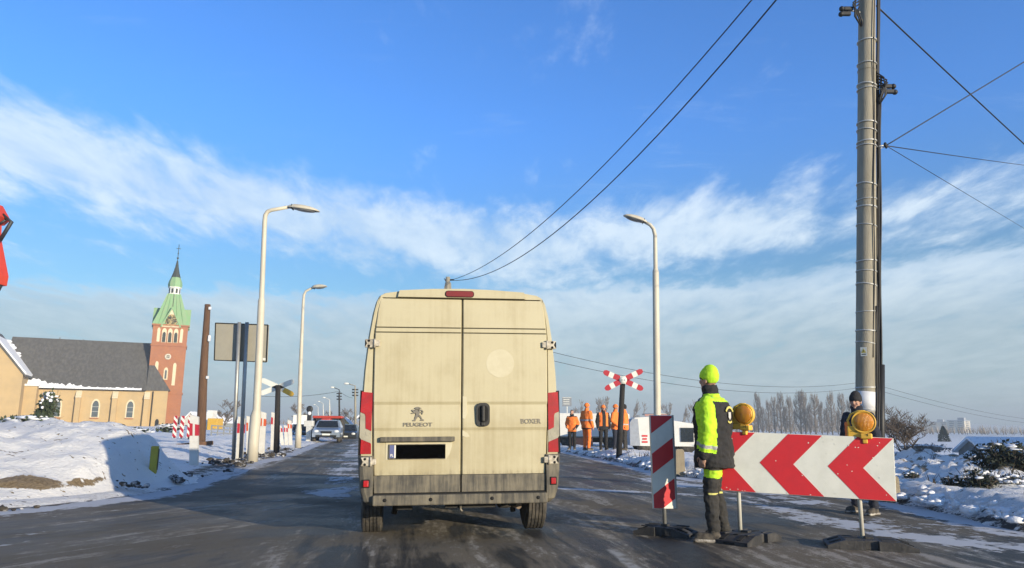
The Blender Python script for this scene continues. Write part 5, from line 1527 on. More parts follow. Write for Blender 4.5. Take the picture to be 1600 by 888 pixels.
mb.lathe([(1.08, .1), (1.14, .1), (1.14, .14), (1.08, .14), (1.08, .1)], 28, 1, (0, -T - 0.14, 21.7), (0, -1, 0))
for k in range(12):
    a = k * math.pi / 6; mb.beam((0.82 * math.sin(a), -T - 0.26, 21.7 + 0.82 * math.cos(a)), (1.02 * math.sin(a), -T - 0.26, 21.7 + 1.02 * math.cos(a)), 0.09, 0.04, 1)
mb.beam((0, -T - 0.28, 21.7), (-0.55, -T - 0.28, 21.68), 0.11, 0.04, 1); mb.beam((0, -T - 0.3, 21.7), (0.06, -T - 0.3, 22.55), 0.08, 0.04, 1)
mb.build('clock_face', spire)
mb = MB(mat('white_lantern', (0.72, 0.72, 0.66), 0.6), COPDARK)
mb.lathe([(1.35, 27.5), (1.35, 27.75), (1.15, 27.75), (1.15, 29.0), (1.35, 29.0), (1.35, 29.2)], 8, 0, smooth=False)
for k in range(8):
    a = R(22.5 + 45 * k); mb.T = Matrix.Rotation(a, 4, 'Z'); mb.box((0, -1.08, 28.35), (0.44, 0.05, 0.95), 1)
mb.build('lantern', spire)
mb = MB(COPPER, COPDARK)
mb.lathe([(1.35, 29.2), (1.42, 29.7), (1.30, 30.4), (0.95, 31.3)], 8, 0, smooth=False)
mb.lathe([(0.95, 31.3), (0.62, 32.4), (0.36, 33.6), (0.14, 35.0)], 8, 1, smooth=False)
mb.build('onion_dome', spire)
mb = MB(COPDARK); mb.tube([(0, 0, 35), (0, 0, 38.6)], 0.07, 6); mb.ell((0, 0, 35.6), .22); mb.box((0, 0, 37.7), (0.9, 0.08, 0.1)); mb.ell((0, 0, 36.6), .14)
mb.build('cross', spire)
# nave
NL, NW = 25.0, 5.6
xa, xb_ = -T - NL + 0.2, -T
mb = MB(PLASTER)
mb.prism([(-NW, -0.5), (NW + 3, -0.5), (NW + 3, 7.3), (1.2, 16.8), (-NW, 7.3)], xa, xb_, 'yz')
mb.box((xb_ + 2.0, -NW + 1.2, 3.4), (4.0, 2.4, 7.8), 0)
nave = mb.build('nave_wall', church)
mb = MB(SLATE, GAP)
ex = 0.55
mb.prism([(-NW - ex, 7.05), (-NW - ex, 7.3), (1.2, 17.2), (1.2, 16.8)], xa, xb_ + 0.0, 'yz'); mb.prism([(1.2, 17.2), (NW + 3.6, 7.0), (NW + 3.6, 6.7), (1.2, 16.8)], xa, xb_, 'yz')
mb.add([(xb_, -NW - ex, 7.2), (xb_ + 4.4, -NW - ex + 0.3, 7.2), (xb_ + 1.0, -T + 0.05, 12.4), (xb_, -T + 0.05, 12.4)], [(0, 1, 2, 3)], 0)
mb.add([(xb_ + 4.4, -NW - ex + 0.3, 7.2), (xb_ + 4.4, -T, 7.2), (xb_ + 1.0, -T + 0.05, 12.4)], [(0, 1, 2)], 0)
roof = mb.build('nave_roof', church)
mb = MB(ROOFSNOW)
rn = random.Random(4)
def roof_pt(x, s): return Vector((x, -NW - ex + s * (NW + 1.2 + ex), 7.3 + s * 9.9 + 0.05))
n_ = 150; top_, bot_ = [], []
for i in range(n_ + 1):
    x = xa + 4.2 + (xb_ - xa - 5.0) * i / n_; f = (x - xa) / (xb_ - xa)
    g = noise.noise(Vector((x * 1.1, 2.3, 0))) + 0.6 * noise.noise(Vector((x * 3.1, 7.3, 0)))
    s_ = max(0.004, 0.030 + max(0, 0.20 - f * 0.50) + 0.035 * g - 0.02 * (f > 0.55))
    if f < 0.5: s_ += 0.022 * (math.sin(x * 6.3) > -0.2)
    top_.append(roof_pt(x, s_) + Vector((0, -0.03, 0.10))); bot_.append(roof_pt(x, -0.012) + Vector((0, -0.05, 0.10)))
lo_ = [p - Vector((0, 0, .26)) for p in bot_]; hi_ = [p - Vector((0, -.1, .2)) for p in top_]
L1 = n_ + 1
mb.add(bot_ + top_ + lo_ + hi_, [q for i in range(n_) for q in ((i, i + 1, L1 + i + 1, L1 + i), (2 * L1 + i, 2 * L1 + i + 1, i + 1, i), (L1 + i, L1 + i + 1, 3 * L1 + i + 1, 3 * L1 + i))])
mb.build('snow_edge', roof)
for cx in (-18.0, -11.6, -5.6):
    m2 = MB(CREAM, BRICK); m2.prism(arch(cx - 0.2, 1.7, 1.55, 3.6), -NW - 0.06, -NW + 0.1); m2.box((cx - 0.2, -NW - 0.1, 1.62), (1.5, 0.3, 0.2), 1); w_ = m2.build('nave_window', nave)
    m3 = MB(WINGL, GALV); m3.prism(arch(cx - 0.2, 1.85, 1.08, 3.1), -NW - 0.09, -NW); m3.box((cx - 0.2, -NW - 0.11, 2.9), (1.08, 0.04, 0.07), 1); m3.box((cx - 0.2, -NW - 0.11, 3.8), (1.08, 0.04, 0.07), 1); m3.build('pane', w_)
for cx in (-14.8, -8.6, -3.0):
    m2 = MB(PLASTER, CREAM); m2.prism([(-NW - 0.9, -0.5), (-NW, -0.5), (-NW, 6.6), (-NW - 0.75, 5.8)], cx - 0.45, cx + 0.45, 'yz'); m2.prism([(-NW - 0.85, 5.4), (-NW - 0.02, 6.7), (-NW - 0.02, 6.85), (-NW - 0.95, 5.5)], cx - 0.5, cx + 0.5, 'yz', 1); m2.build('buttress', nave)
m2 = MB(UNDER); m2.tube([(-2.0, -NW - 0.15, 7.0), (-2.0, -NW - 0.12, 0)], 0.12, 8); m2.tube([(xa + 3, -NW - ex - 0.05, 7.08), (xb_, -NW - ex - 0.05, 7.08)], 0.12, 8); m2.build('gutter', nave)
m2 = MB(GAP); m2.prism(arch(-0.8, 0.0, .7, 1.6), -NW - 0.03, -NW + 0.1); m2.build('side_door', nave)
# transept with its gable to the viewer
tx0 = xa + 4.6; TW = 6.4; ty = -NW - 5.2
tcx = tx0 - TW
mb = MB(PLASTER, CREAM)
mb.prism([(tcx - TW, -0.5), (tcx + TW, -0.5), (tcx + TW, 9.4), (tcx, 17.0), (tcx - TW, 9.4)], ty, 2.0)
mb.box((tx0 + 0.9, -NW - 1.0, 3.3), (2.2, 2.6, 8.0), 0)
tr = mb.build('transept', church)
mb = MB(SLATE)
for s in (-1, 1):
    mb.prism([(tcx + s * (TW + 0.5), 8.85), (tcx + s * (TW + 0.5), 9.2), (tcx, 17.55), (tcx, 17.1)], ty - 0.4, 1.5)
rf = mb.build('transept_roof', tr)
mb = MB(ROOFSNOW)
mb.prism([(tcx + TW + 0.45, 9.25), (tcx + TW + 0.5, 9.62), (tcx + 1.2, 16.45), (tcx + 1.2, 16.15)], ty - 0.3, 0.8)
for k in range(22):
    s = rn.random(); mb.ell((tcx + 1.0 + (TW - 0.4) * s, rn.uniform(-1.5, 1.2), 16.4 - 7.1 * s + 0.1), (0.8, 0.6, 0.4), 10, 6)
mb.box((tx0 + 1.0, -NW - 1.0, 7.55), (2.5, 3.0, 0.4), 0, bev=0.18)
mb.build('snow_cover', rf)
for cx, z0, w, h in ((tcx + 0.2, 1.0, 1.7, 5.0), (tcx + 0.2, 10.2, 0.8, 2.4)):
    m2 = MB(CREAM); m2.prism(arch(cx, z0, w, h), ty - 0.05, ty + 0.1); w_ = m2.build('transept_window', tr)
    m3 = MB(WINGL); m3.prism(arch(cx, z0 + 0.1, w * 0.66, h * 0.88), ty - 0.08, ty + 0.05); m3.build('pane', w_)

# ------------------------------------------------------------------ vegetation
BARK = mat('bare_bark', (0.085, 0.065, 0.048), 0.9, col2=(0.16, 0.13, 0.10), nscale=5)
TWIG = mat('bare_twigs', (0.13, 0.098, 0.072), 0.9, col2=(0.22, 0.18, 0.14), nscale=0.6)
FROST = mat('frosted_twigs', (0.24, 0.21, 0.18), 0.9, col2=(0.40, 0.38, 0.36), nscale=0.8)
EVER = mat('evergreen', (0.028, 0.042, 0.018), 0.8, col2=(0.07, 0.085, 0.035), nscale=3)
EVERB = mat('dark_evergreen', (0.018, 0.026, 0.016), 0.85, col2=(0.045, 0.05, 0.03), nscale=3)
def bare_meshes(h, spread, seed, upright=0.5, stems=1, depth=4, r0=None, twig_r=0.03, kids=(3, 4), first=0.25):
    """a leafless tree: a trunk mesh and a crown mesh of limbs and twigs"""
    rn = random.Random(seed); tr, cr = MB(BARK), MB(TWIG)
    r0 = r0 or h * 0.022
    def limb(mb, p, d, L, r, lev):
        n = 3 if lev < 3 else 2; pts = [p]; q = p
        dd = d.copy()
        for i in range(n):
            dd = (dd + Vector((rn.gauss(0, .14), rn.gauss(0, .14), 0.10 * upright + rn.gauss(0, .07)))).normalized()
            q = q + dd * L / n; pts.append(q)
        re = max(twig_r * 0.6, r * 0.45)
        mb.tube(pts, [r + (re - r) * i / n for i in range(n + 1)], 5 if lev < 2 else 3, caps=False)
        if lev >= depth: return
        k = rn.randint(*kids) + (1 if lev >= depth - 1 else 0)
        for j in range(k):
            t = rn.uniform(0.3, 1.0) if lev else rn.uniform(first, 1.0)
            i = min(n - 1, int(t * n)); b = pts[i].lerp(pts[i + 1], t * n - i)
            a = rn.random() * 6.283; side = Vector((math.cos(a), math.sin(a), 0))
            nd = (dd * upright + side * (1 - upright) * spread + Vector((0, 0, 0.25 * upright + 0.12))).normalized()
            limb(cr, b, nd, L * rn.uniform(0.45, 0.72), max(twig_r, r * 0.5), lev + 1)
    for s in range(stems):
        d0 = Vector((rn.gauss(0, .05 if stems == 1 else .30), rn.gauss(0, .05 if stems == 1 else .30), 1)).normalized()
        limb(tr, Vector((rn.gauss(0, .08) * (stems > 1), rn.gauss(0, .08) * (stems > 1), -0.1)), d0, h * (0.55 if upright < .8 else 0.62), r0, 0)
    zmax = max(p.z for p in cr.v)
    k = h / zmax
    for m_ in (tr, cr): m_.v = [p * k for p in m_.v]
    return tr.mesh('trunk'), cr.mesh('crown')
def tree_thing(name, loc, label, ms, rz=0, sc=(1, 1, 1), group=None, cat='tree', crown_mat=None):
    t = thing(name, loc, label, cat, rz=rz, group=group); t.scale = sc
    for nm, me in zip(('trunk', 'crown'), ms):
        o = bpy.data.objects.new(nm, me); COL.objects.link(o); o.parent = t
        if crown_mat and nm == 'crown': o.data.materials[0] = crown_mat
    return t
def ordinal(i): return ['first', 'second', 'third', 'fourth', 'fifth', 'sixth', 'seventh', 'eighth', 'ninth', 'tenth', 'eleventh', 'twelfth', 'thirteenth', 'fourteenth', 'fifteenth', 'sixteenth', 'seventeenth', 'eighteenth', 'nineteenth', 'twentieth'][i]

# poplars far away at the right
def poplar_meshes(h, seed):
    rn = random.Random(seed); tr, cr = MB(BARK), MB(TWIG)
    tr.tube([(0, 0, -0.5), (0, 0, h * 0.5), (rn.gauss(0, .2), 0, h)], [h * .018, h * .012, 0.06], 6)
    for k in range(150):
        z = h * (0.08 + 0.86 * rn.random() ** 0.9); a = rn.random() * 6.283
        R_ = h * 0.105 * math.sin(math.pi * min(1, (z / h) * 0.88 + 0.10)) ** 0.7
        L = h * rn.uniform(0.10, 0.22)
        p = Vector((0, 0, z)); m1 = p + Vector((math.cos(a) * R_ * .7, math.sin(a) * R_ * .7, L * .35)); e = m1 + Vector((math.cos(a) * R_ * .35, math.sin(a) * R_ * .35, L * 0.8))
        cr.tube([p, m1, e], [0.10, 0.075, 0.035], 3, caps=False)
        for j in range(5):
            b = m1.lerp(e, rn.random()); aa = a + rn.gauss(0, 1.0); q = b + Vector((math.cos(aa) * .35, math.sin(aa) * .35, rn.uniform(.9, 2.0))) * h * 0.034
            cr.tube([b, q], [0.05, 0.025], 3, caps=False)
    return tr.mesh('trunk'), cr.mesh('crown')
pops = [poplar_meshes(20, 20 + k) for k in range(4)]
PG = 'row of bare poplars in the mist'
plist = sorted([(1193, 640), (1229, 640), (1244, 644), (1267, 638), (1294, 642), (1311, 646), (1180, 644), (1186, 621), (1203, 632), (1212, 626), (1222, 621), (1236, 627), (1253, 618), (1260, 621), (1276, 622), (1286, 634), (1302, 621), (1319, 622), (1331, 630), (1345, 627)])
for i, (px, py) in enumerate(plist):
    Y = 300 + (i * 37 % 50); b = P(px, 690, Y); hgt = P(px, py, Y).z + 2.0
    k = hgt / 20
    t = tree_thing('poplar', (b.x, Y, -2.0), ordinal(i) + ' from the left of the bare misty poplars in the far row', pops[i % 4], rz=i * 1.3, sc=(k * (1.5 if i % 3 == 0 else 1.2), k, k), group=PG)
# loose frosted trees behind the workers
frost = [bare_meshes(9, 0.9, 40 + k, 0.62, 1, 4, twig_r=0.045, kids=(3, 4)) for k in range(3)]
fl = [(889, 634), (900, 624), (908, 634), (926, 620), (936, 624), (948, 618), (985, 622), (999, 628), (1048, 628), (1064, 632), (1078, 624), (1092, 628)]
for i, (px, py) in enumerate(fl):
    Y = 150 + (i * 23 % 40); b = P(px, 690, Y); hgt = P(px, py, Y).z + 0.6; k = hgt / 9
    tree_thing('bare_tree', (b.x, Y, -0.6), ordinal(i) + ' from the left of the frosted trees behind the orange workers', frost[i % 3], rz=i * 2.1, sc=(k * 0.9, k * 0.9, k), group='frosted bare trees behind the workers', crown_mat=FROST)
big = bare_meshes(12, 1.1, 77, 0.45, 1, 4, twig_r=0.06, kids=(4, 5))
for (px, py, pyb, Y, wide, lab) in ((350, 622, 668, 120, 1.25, 'wide bare tree in the distance between timber post and sign posts'), (466, 628, 690, 150, 1.1, 'round bare tree behind the second street lamp'),
                         (507, 640, 690, 190, 0.9, 'bare tree above the oncoming silver car'), (532, 642, 690, 200, 1.0, 'bare tree left of the far lamp post near the van'), (548, 636, 690, 170, 1.1, 'bare tree close to the left side of the van'), (76, 519, 560, 205, 1.6, 'bare tree crown rising over the church roof')):
    b = P(px, pyb, Y); hgt = P(px, py, Y).z + 1; k = hgt / 12
    tree_thing('bare_tree', (b.x, Y, -1.0), lab, big, rz=px, sc=(k * wide, k * wide, k))
# multi stemmed bare tree right of the barrier
bush = bare_meshes(3.0, 1.25, 5, 0.45, 5, 4, r0=0.05, twig_r=0.010, kids=(4, 5))
b = P(1412, 716, 27); hgt = P(1412, 630, 27).z - b.z
tree_thing('bare_shrub', b, 'spreading bare shrub with many stems right of the chevron board', bush, sc=(hgt / 3 * 1.05,) * 2 + (hgt / 3,), cat='shrub')

def leafy(mb, c, r, n, rn, size=0.05, mi=0):
    """leaf sized faces through an uneven volume"""
    for k in range(n):
        d = Vector((rn.gauss(0, 1), rn.gauss(0, 1), rn.gauss(0, 1))).normalized() * rn.random() ** 0.45
        w = 1 + 0.5 * noise.noise(d * 2.2 + Vector((c[0], c[1], 1)))
        p = Vector((c[0] + d.x * r[0] * w, c[1] + d.y * r[1] * w, max(c[2] - r[2], c[2] + d.z * r[2] * w)))
        a = Vector((rn.gauss(0, 1), rn.gauss(0, 1), rn.gauss(0, 1))).normalized(); b_ = a.orthogonal().normalized(); s = size * rn.uniform(.6, 1.5)
        mb.add([p - a * s * .5, p + b_ * s * .35, p + a * s * .7, p - b_ * s * .35], [(0, 1, 2, 3)], mi)
def snow_shrub(loc, r, n, seed, label, size=0.05, snow=0.25, ever=EVERB, name='shrub', cat='shrub', stalks=12):
    rn = random.Random(seed); t = thing(name, loc, label, cat)
    mb = MB(BARK)
    for k in range(stalks):
        a = rn.random() * 6.28; mb.tube([(0.3 * r[0] * math.cos(a), 0.3 * r[1] * math.sin(a), -0.05), (r[0] * .6 * math.cos(a), r[1] * .6 * math.sin(a), r[2] * 0.9), (r[0] * rn.uniform(.7, 1.2) * math.cos(a), r[1] * rn.uniform(.7, 1.2) * math.sin(a), r[2] * rn.uniform(1.2, 2.1))], [0.012, 0.008, 0.004], 4)
    mb.build('stems', t)
    mb = MB(ever); leafy(mb, (0, 0, r[2] * .9), r, n, rn, size); mb.build('foliage', t)
    if snow:
        mb = MB(ROOFSNOW)
        for k in range(int(22 * snow / 0.25)):
            a = rn.random() * 6.28; q = rn.random() ** .5
            c_ = Vector((r[0] * q * math.cos(a), r[1] * q * math.sin(a), r[2] * (1.0 + 0.80 * math.sqrt(max(0, 1 - q * q))))); o_ = len(mb.v); mb.ell((0, 0, 0), (r[0] * rn.uniform(.10, .30), r[1] * rn.uniform(.10, .30), r[2] * rn.uniform(.05, .11)), 9, 6)
            mb.v[o_:] = [c_ + p * (1 + 0.7 * noise.noise(p * 3.2 / max(r[0], .2) + c_ * 3)) for p in mb.v[o_:]]
        mb.build('snow_cap', t)
    return t
def shrub_px(px, py, Y, wpx, hpx, n, seed, label, **kw):
    b = P(px, py + hpx * 0.30, Y); w = wpx * Y / FPX / 2; hh_ = hpx * Y / FPX / 2
    snow_shrub(b, (w, w * 0.8, hh_), n, seed, label, **kw)
shrub_px(1425, 752, 15.0, 26, 22, 240, 1, 'small dark shrub on the snowy bank next to the chevron board', size=0.05, snow=0.12)
shrub_px(1456, 776, 12.8, 36, 22, 320, 2, 'low spiky dark tuft on the snowy bank', size=0.05, snow=0.06, stalks=30)
shrub_px(1490, 766, 13.2, 36, 32, 620, 3, 'round dark shrub in the middle of the snowy bank', size=0.05, snow=0.15)
shrub_px(1534, 766, 13.0, 56, 46, 1000, 4, 'brambles half buried in snow below the big dark shrub', size=0.05, snow=0.2, stalks=40)
shrub_px(1574, 732, 15.5, 96, 58, 2600, 5, 'big dark snow dusted shrub at the right frame edge', size=0.07, snow=0.16, stalks=30)
shrub_px(1588, 772, 13.0, 56, 44, 1100, 6, 'dark shrub in the lower right of the bank at the frame edge', size=0.05, snow=0.35)
shrub_px(1445, 703, 47, 70, 12, 500, 8, 'long frosted hedge before the apartment blocks', size=0.2, snow=0.4, name='hedge', cat='hedge', ever=FROST)
# snow loaded conifer hedge left, in front of the church
for (px, py, Y, wpx, hpx, n, seed, lab) in ((45, 672, 40, 85, 34, 1500, 11, 'low broad evergreen under snow behind the mound'), (70, 652, 41, 30, 62, 700, 12, 'leaning tall evergreen tip under snow before the church wall')):
    shrub_px(px, py, Y, wpx, hpx, n, seed, lab, size=0.16, snow=0.22 if wpx < 50 else 0.5, ever=EVER, name='evergreen_bush', cat='bush')
shrub_px(205, 680, 60, 60, 16, 500, 14, 'row of low snowy shrubs at the foot of the church tower', size=0.2, snow=0.8, ever=EVER)
shrub_px(265, 672, 70, 40, 14, 300, 15, 'snowy shrubs right under the brick tower', size=0.2, snow=0.8, ever=EVER)
dt = thing('conifer', P(1476, 698, 170), 'dark conifer standing before the distant apartment blocks', 'tree')
mb = MB(EVERB); rn = random.Random(9)
for k in range(900):
    z = rn.random(); a = rn.random() * 6.28; r_ = (1 - z ** 1.8) * 1.25 * rn.random() ** .4 * (1 + .35 * noise.noise(Vector((math.cos(a) * 1.5, math.sin(a) * 1.5, z * 5)))) + .05; s = 0.3
    p = Vector((r_ * math.cos(a), r_ * math.sin(a), 0.3 + 4.2 * z)); v1 = Vector((math.cos(a), math.sin(a), -.5)) * s; v2 = v1.orthogonal().normalized() * s * .5
    mb.add([p - v1 * .5, p + v2, p + v1, p - v2], [(0, 1, 2, 3)])
mb.build('crown', dt); mb = MB(BARK); mb.tube([(0, 0, -1.5), (0, 0, 5)], [.15, .03], 6); mb.build('trunk', dt)

# far wood and scrub along the horizon (one mass)
mb = MB(TWIG, FROST); rn = random.Random(31)
for k in range(5200):
    az = rn.uniform(-60, 60); Y = rn.uniform(330, 620); x = Y * math.tan(R(az)); hgt = 2.0 + (8.0 if 15 < az < 27 else 5.0) * rn.random() * (0.6 + 0.6 * noise.noise(Vector((az * 0.22, 3, 1))))
    if -25 < az < -12: hgt *= 0.7
    w = rn.uniform(.12, .3); dx_ = rn.gauss(0, .8)
    mb.add([(x - w, Y, -1), (x + w, Y + .2, -1), (x + dx_ + .05, Y, hgt)], [(0, 1, 2)], 0 if rn.random() < .7 else 1)
    mb.add([(x, Y - w, -1), (x, Y + w, -1), (x + dx_ - 1, Y, hgt * .8)], [(0, 1, 2)], 0)
mb.build('far_wood', label='hazy leafless scrub and woods along the horizon', cat='woodland', kind='stuff')

# ------------------------------------------------------------------ buildings and vehicles in the distance
BLOCKW = mat('block_cream', (0.62, 0.57, 0.48), 0.85); BLOCKG = mat('block_grey', (0.40, 0.42, 0.45), 0.85); WINDARK = mat('far_window', (0.12, 0.13, 0.15), 0.4)
def block(x0, x1, ytop, Y, rz, label, depth=16, floors=9):
    a, b = P(x0, 690, Y), P(x1, 690, Y); z = P((x0 + x1) / 2, ytop, Y).z; w = b.x - a.x
    t = thing('apartment_block', ((a.x + b.x) / 2, Y, -4), label, 'apartment block', rz=rz); H_ = z + 4
    mb = MB(BLOCKW); mb.box((0, depth / 2, H_ / 2), (w, depth, H_), 0); mb.build('wall', t)
    mb = MB(BLOCKG, ROOFSNOW); mb.box((0, depth / 2, H_ + 0.3), (w + .6, depth + .6, 0.6), 0); mb.box((w * .2, depth / 2, H_ + 1.6), (5, 5, 2.4), 0); mb.build('roof', t)
    for f in range(floors):
        for s in range(max(2, int(w / 7))):
            zz_ = H_ * (f + 0.55) / floors; n_ = max(2, int(w / 7)); xx_ = -w / 2 + w * (s + 0.5) / n_
            mb = MB(WINDARK); mb.box((xx_, -0.03, zz_), (w / n_ * .55, 0.12, H_ / floors * .42)); mb.build('window', t)
            if s == 0:
                mb = MB(WINDARK); mb.box((w / 2 + 0.03, depth * .5, zz_), (0.12, depth * .5, H_ / floors * .42)); mb.build('window', t)
block(1484, 1508, 658, 640, R(-48), 'tallest apartment block right of the bare shrub, its end wall sunlit', depth=15, floors=8)
block(1440, 1482, 660, 720, R(-40), 'long pale apartment block left of the tallest one', depth=14, floors=8)
# barn
gA, gB = P(1497, 700, 46), P(1545, 715, 42)
gv = Vector((gA.x - gB.x, gA.y - gB.y, 0)); bw_ = gv.length; bz = -1.3
t = thing('barn', (gB.x, gB.y, bz), 'grey barn with a snowy ridged roof at the right frame edge', 'barn', rz=math.atan2(gv.y, gv.x) - math.pi / 2)
e_, r_ = P(1545, 707, 42).z - bz, P(1521, 686, 44).z - bz
BARNW = mat('grey_render', (0.20, 0.19, 0.17), 0.9, col2=(0.13, 0.125, 0.12), nscale=1.2)
L_ = 14.0
mb = MB(BARNW); mb.prism([(0, 0), (bw_, 0), (bw_, e_), (bw_ / 2, r_), (0, e_)], 0.0, L_, 'yz'); bw = mb.build('wall', t)
mb = MB(WINDARK); mb.box((-0.02, bw_ * .5, e_ + 0.0), (0.06, 0.6, 0.5)); mb.build('loft_window', bw)
mb = MB(ROOFSNOW)
for s in (0, 1):
    q = [(bw_ + .3, e_ - .16), (bw_ + .3, e_ + .0), (bw_ / 2, r_ + .14), (bw_ / 2, r_ + .0)]
    if s == 0: q = [(bw_ - y, z) for y, z in q]
    mb.prism(q, -0.25, L_ + .3, 'yz')
mb.build('roof', t)
# low rail along the back of the bank, and the white cap stone
mb = MB(GREYMETAL, UNDER); a, b = P(1392, 717, 27.5), P(1560, 718, 27.0)
mb.beam(a, b, 0.06, 0.10, 1)
mb.beam(a - Vector((0, 0, .14)), b - Vector((0, 0, .14)), 0.04, 0.05, 1)
n_ = 7
for k in range(n_ + 1): c = a.lerp(b, k / n_); mb.box((c.x, c.y, c.z - 0.2), (0.08, 0.08, 0.5), 1)
mb.build('low_rail_fence', label='low dark rail fence along the back of the snowy bank', cat='fence')
c = P(1555, 724, 25.5); mb = MB(STONE, ROOFSNOW); mb.lathe([(0.24, -0.4), (0.24, 0.12), (0.27, 0.14), (0.27, 0.2), (0.0001, 0.24)], 14, 0); mb.ell((0, 0, 0.22), (0.26, 0.26, 0.08), 12, 6, 1)
mb.build('concrete_cap', label='round pale concrete well head under snow by the barn', cat='well head', loc=c)

# unseen houses added off to the right to shade the bank and barn
def house(loc, rz, w, d, e, r, label):
    t = thing('house', loc, label, 'house', rz=rz)
    mb = MB(PLASTER); mb.prism([(-w / 2, 0), (w / 2, 0), (w / 2, e), (0, r), (-w / 2, e)], -d / 2, d / 2); wl = mb.build('wall', t)
    mb = MB(mat('clay_tiles', (0.22, 0.075, 0.05), 0.85)); 
    for s in (-1, 1): mb.prism([(s * (w / 2 + .4), e - .25), (s * (w / 2 + .4), e), (0, r + .3), (0, r + .02)], -d / 2 - .4, d / 2 + .4)
    rf_ = mb.build('roof', t); mb = MB(BRICK); mb.box((w * .2, 0, r - .2), (.6, .6, 2), 0); mb.build('chimney', rf_)
    for s in (-1, 1):
        for y in (-d * .3, 0, d * .3):
            for z in (1.6, 4.4):
                if z + 1 > e: continue
                mb = MB(SIGNWHITE); mb.box((s * (w / 2 + .02), y, z), (.1, 1.3, 1.4), 0); f_ = mb.build('window', wl)
                mb = MB(GLASSDARK); mb.box((s * (w / 2 + .05), y, z), (.1, 1.1, 1.2), 0); mb.build('pane', f_)
house((25.5, 11.0, 0), 0, 8, 24, 2.5, 3.3, 'unseen long low garage added beyond the right frame edge to shade the bank')
house((49, 25.0, 0), 0, 9, 19, 5.6, 8.4, 'unseen two storey house added far beyond the right frame edge to shade the barn')

# vehicles behind the workers
WHITEV = mat('white_vehicle', (0.72, 0.71, 0.66), 0.45, col2=(0.60, 0.58, 0.52), nscale=1.2); SHADEV = mat('shaded_white_vehicle', (0.33, 0.36, 0.40), 0.6)
def px_box(mb, x0, x1, y0, y1, Y0, depth, mi=0, bev=0.0):
    a, b = P(x0, y1, Y0), P(x1, y0, Y0)
    mb.box(((a.x + b.x) / 2, Y0 + depth / 2, (a.z + b.z) / 2), (abs(b.x - a.x), depth, abs(b.z - a.z)), mi, bev=bev)
Y = 36.0
def vehicle(name, label, cat, x0, x1, ytop, ybot, Y, rz=0.0):
    a, b = P(x0, ybot, Y), P(x1, ybot, Y); z = P((x0 + x1) / 2, ytop, Y).z
    t = thing(name, ((a.x + b.x) / 2, Y, 0), label, cat, rz=rz); return t, (b - a).length, a.z, z
t, L_, z0, z1 = vehicle('site_wagon', 'white works wagon with sloping roof behind the striped beacon', 'site wagon', 986, 1096, 651, 706, 33.0, R(-4))
mb = MB(WHITEV, SHADEV, SIGNRED)
ws = L_ / 2
prof = [(-ws, z0 + .25), (ws, z0 + .25), (ws, z1 - .35), (-ws * .45, z1 - .02), (-ws + .22, z1 - .06), (-ws, z1 - 0.3)]
mb.prism(prof, -0.0, 2.2, 'xz', 0)
mb.prism([(-ws - .02, z0 + .26), (-ws + .42, z0 + .26), (-ws + .34, z1 - .12), (-ws + .1, z1 - .1), (-ws - .02, z1 - .3)], -0.03, 2.23, 'xz', 1)  # the wagon's shaded end, its shade put in as a blue grey colour
for k in range(3): mb.box((-ws + 0.62, -0.012, z0 + 0.42 + 0.13 * k), (0.24 - .06 * (k % 2), 0.02, 0.07), 2)
wag = mb.build('wagon_body', t)
mb = MB(GLASSDARK); mb.box((ws * .60, -0.02, z1 - 0.78), (0.55, 0.06, 0.6), 0); mb.build('window', wag)
for s in (-.6, .6):
    for yy in (.15, 2.0): mb = MB(RUBBER); mb.lathe([(.1, -.12), (.36, -.12), (.36, .12), (.1, .12)], 18, 0, (s * ws, yy, .36), (0, 1, 0)); mb.build('wheel', t)
mb = MB(mat('faded_red', (.45, .25, .22), .7), GALV); mb.box((-ws * .2, 0.8, z1 + .06), (1.0, .1, .09), 0); mb.tube([(-ws * .6, .8, z1 + .1), (ws * .1, .8, z1 + .14)], .025, 6, 1); mb.build('roof_rack', t)
t, L_, z0, z1 = vehicle('box_truck', 'white box truck parked behind the row of orange workers', 'truck', 862, 984, 646, 706, 37.0, R(-3))
mb = MB(WHITEV, GREYMETAL); mb.box((0, 1.1, (z0 + z1) / 2 + .35), (L_, 2.3, z1 - z0 - .7), 0, bev=0.05); mb.box((0, -0.05, z0 + .72), (L_, .04, .06), 1); mb.build('truck_body', t)
mb = MB(mat('brick_pallet', (0.40, 0.17, 0.10), .9)); mb.box((-.4, -0.1, z0 + .5), (1.0, .3, .35), 0); mb.build('side_locker', t)
mb = MB(UNDER); mb.box((0, 1.1, .5), (L_ * .98, 1.6, .3), 0); mb.build('chassis', t)
for s in (-.55, .6):
    for yy in (.15, 2.05): mb = MB(RUBBER); mb.lathe([(.1, -.12), (.42, -.12), (.42, .12), (.1, .12)], 18, 0, (s * L_ / 2, yy, .42), (0, 1, 0)); mb.build('wheel', t)
# small grey sign beyond the van
b = P(886, 700, 42); t = thing('information_sign', b, 'small grey sign on a white post seen just right of the van', 'sign')
mb = MB(mat('grey_sign', (0.24, 0.26, 0.28), .5), SIGNWHITE); z = P(886, 628, 42).z - b.z; mb.box((0, 0, z), (.52, .03, .5), 0); 
for k in range(3): mb.box((-.03, -.02, z + .12 - .12 * k), (.34, .012, .035), 1)
mb.box((0, -.018, z + .23), (.5, .01, .02), 1); mb.build('sign_panel', t)
mb = MB(SIGNWHITE); mb.tube([(0, .03, 0), (0, .03, z)], .035, 8); mb.build('post', t)

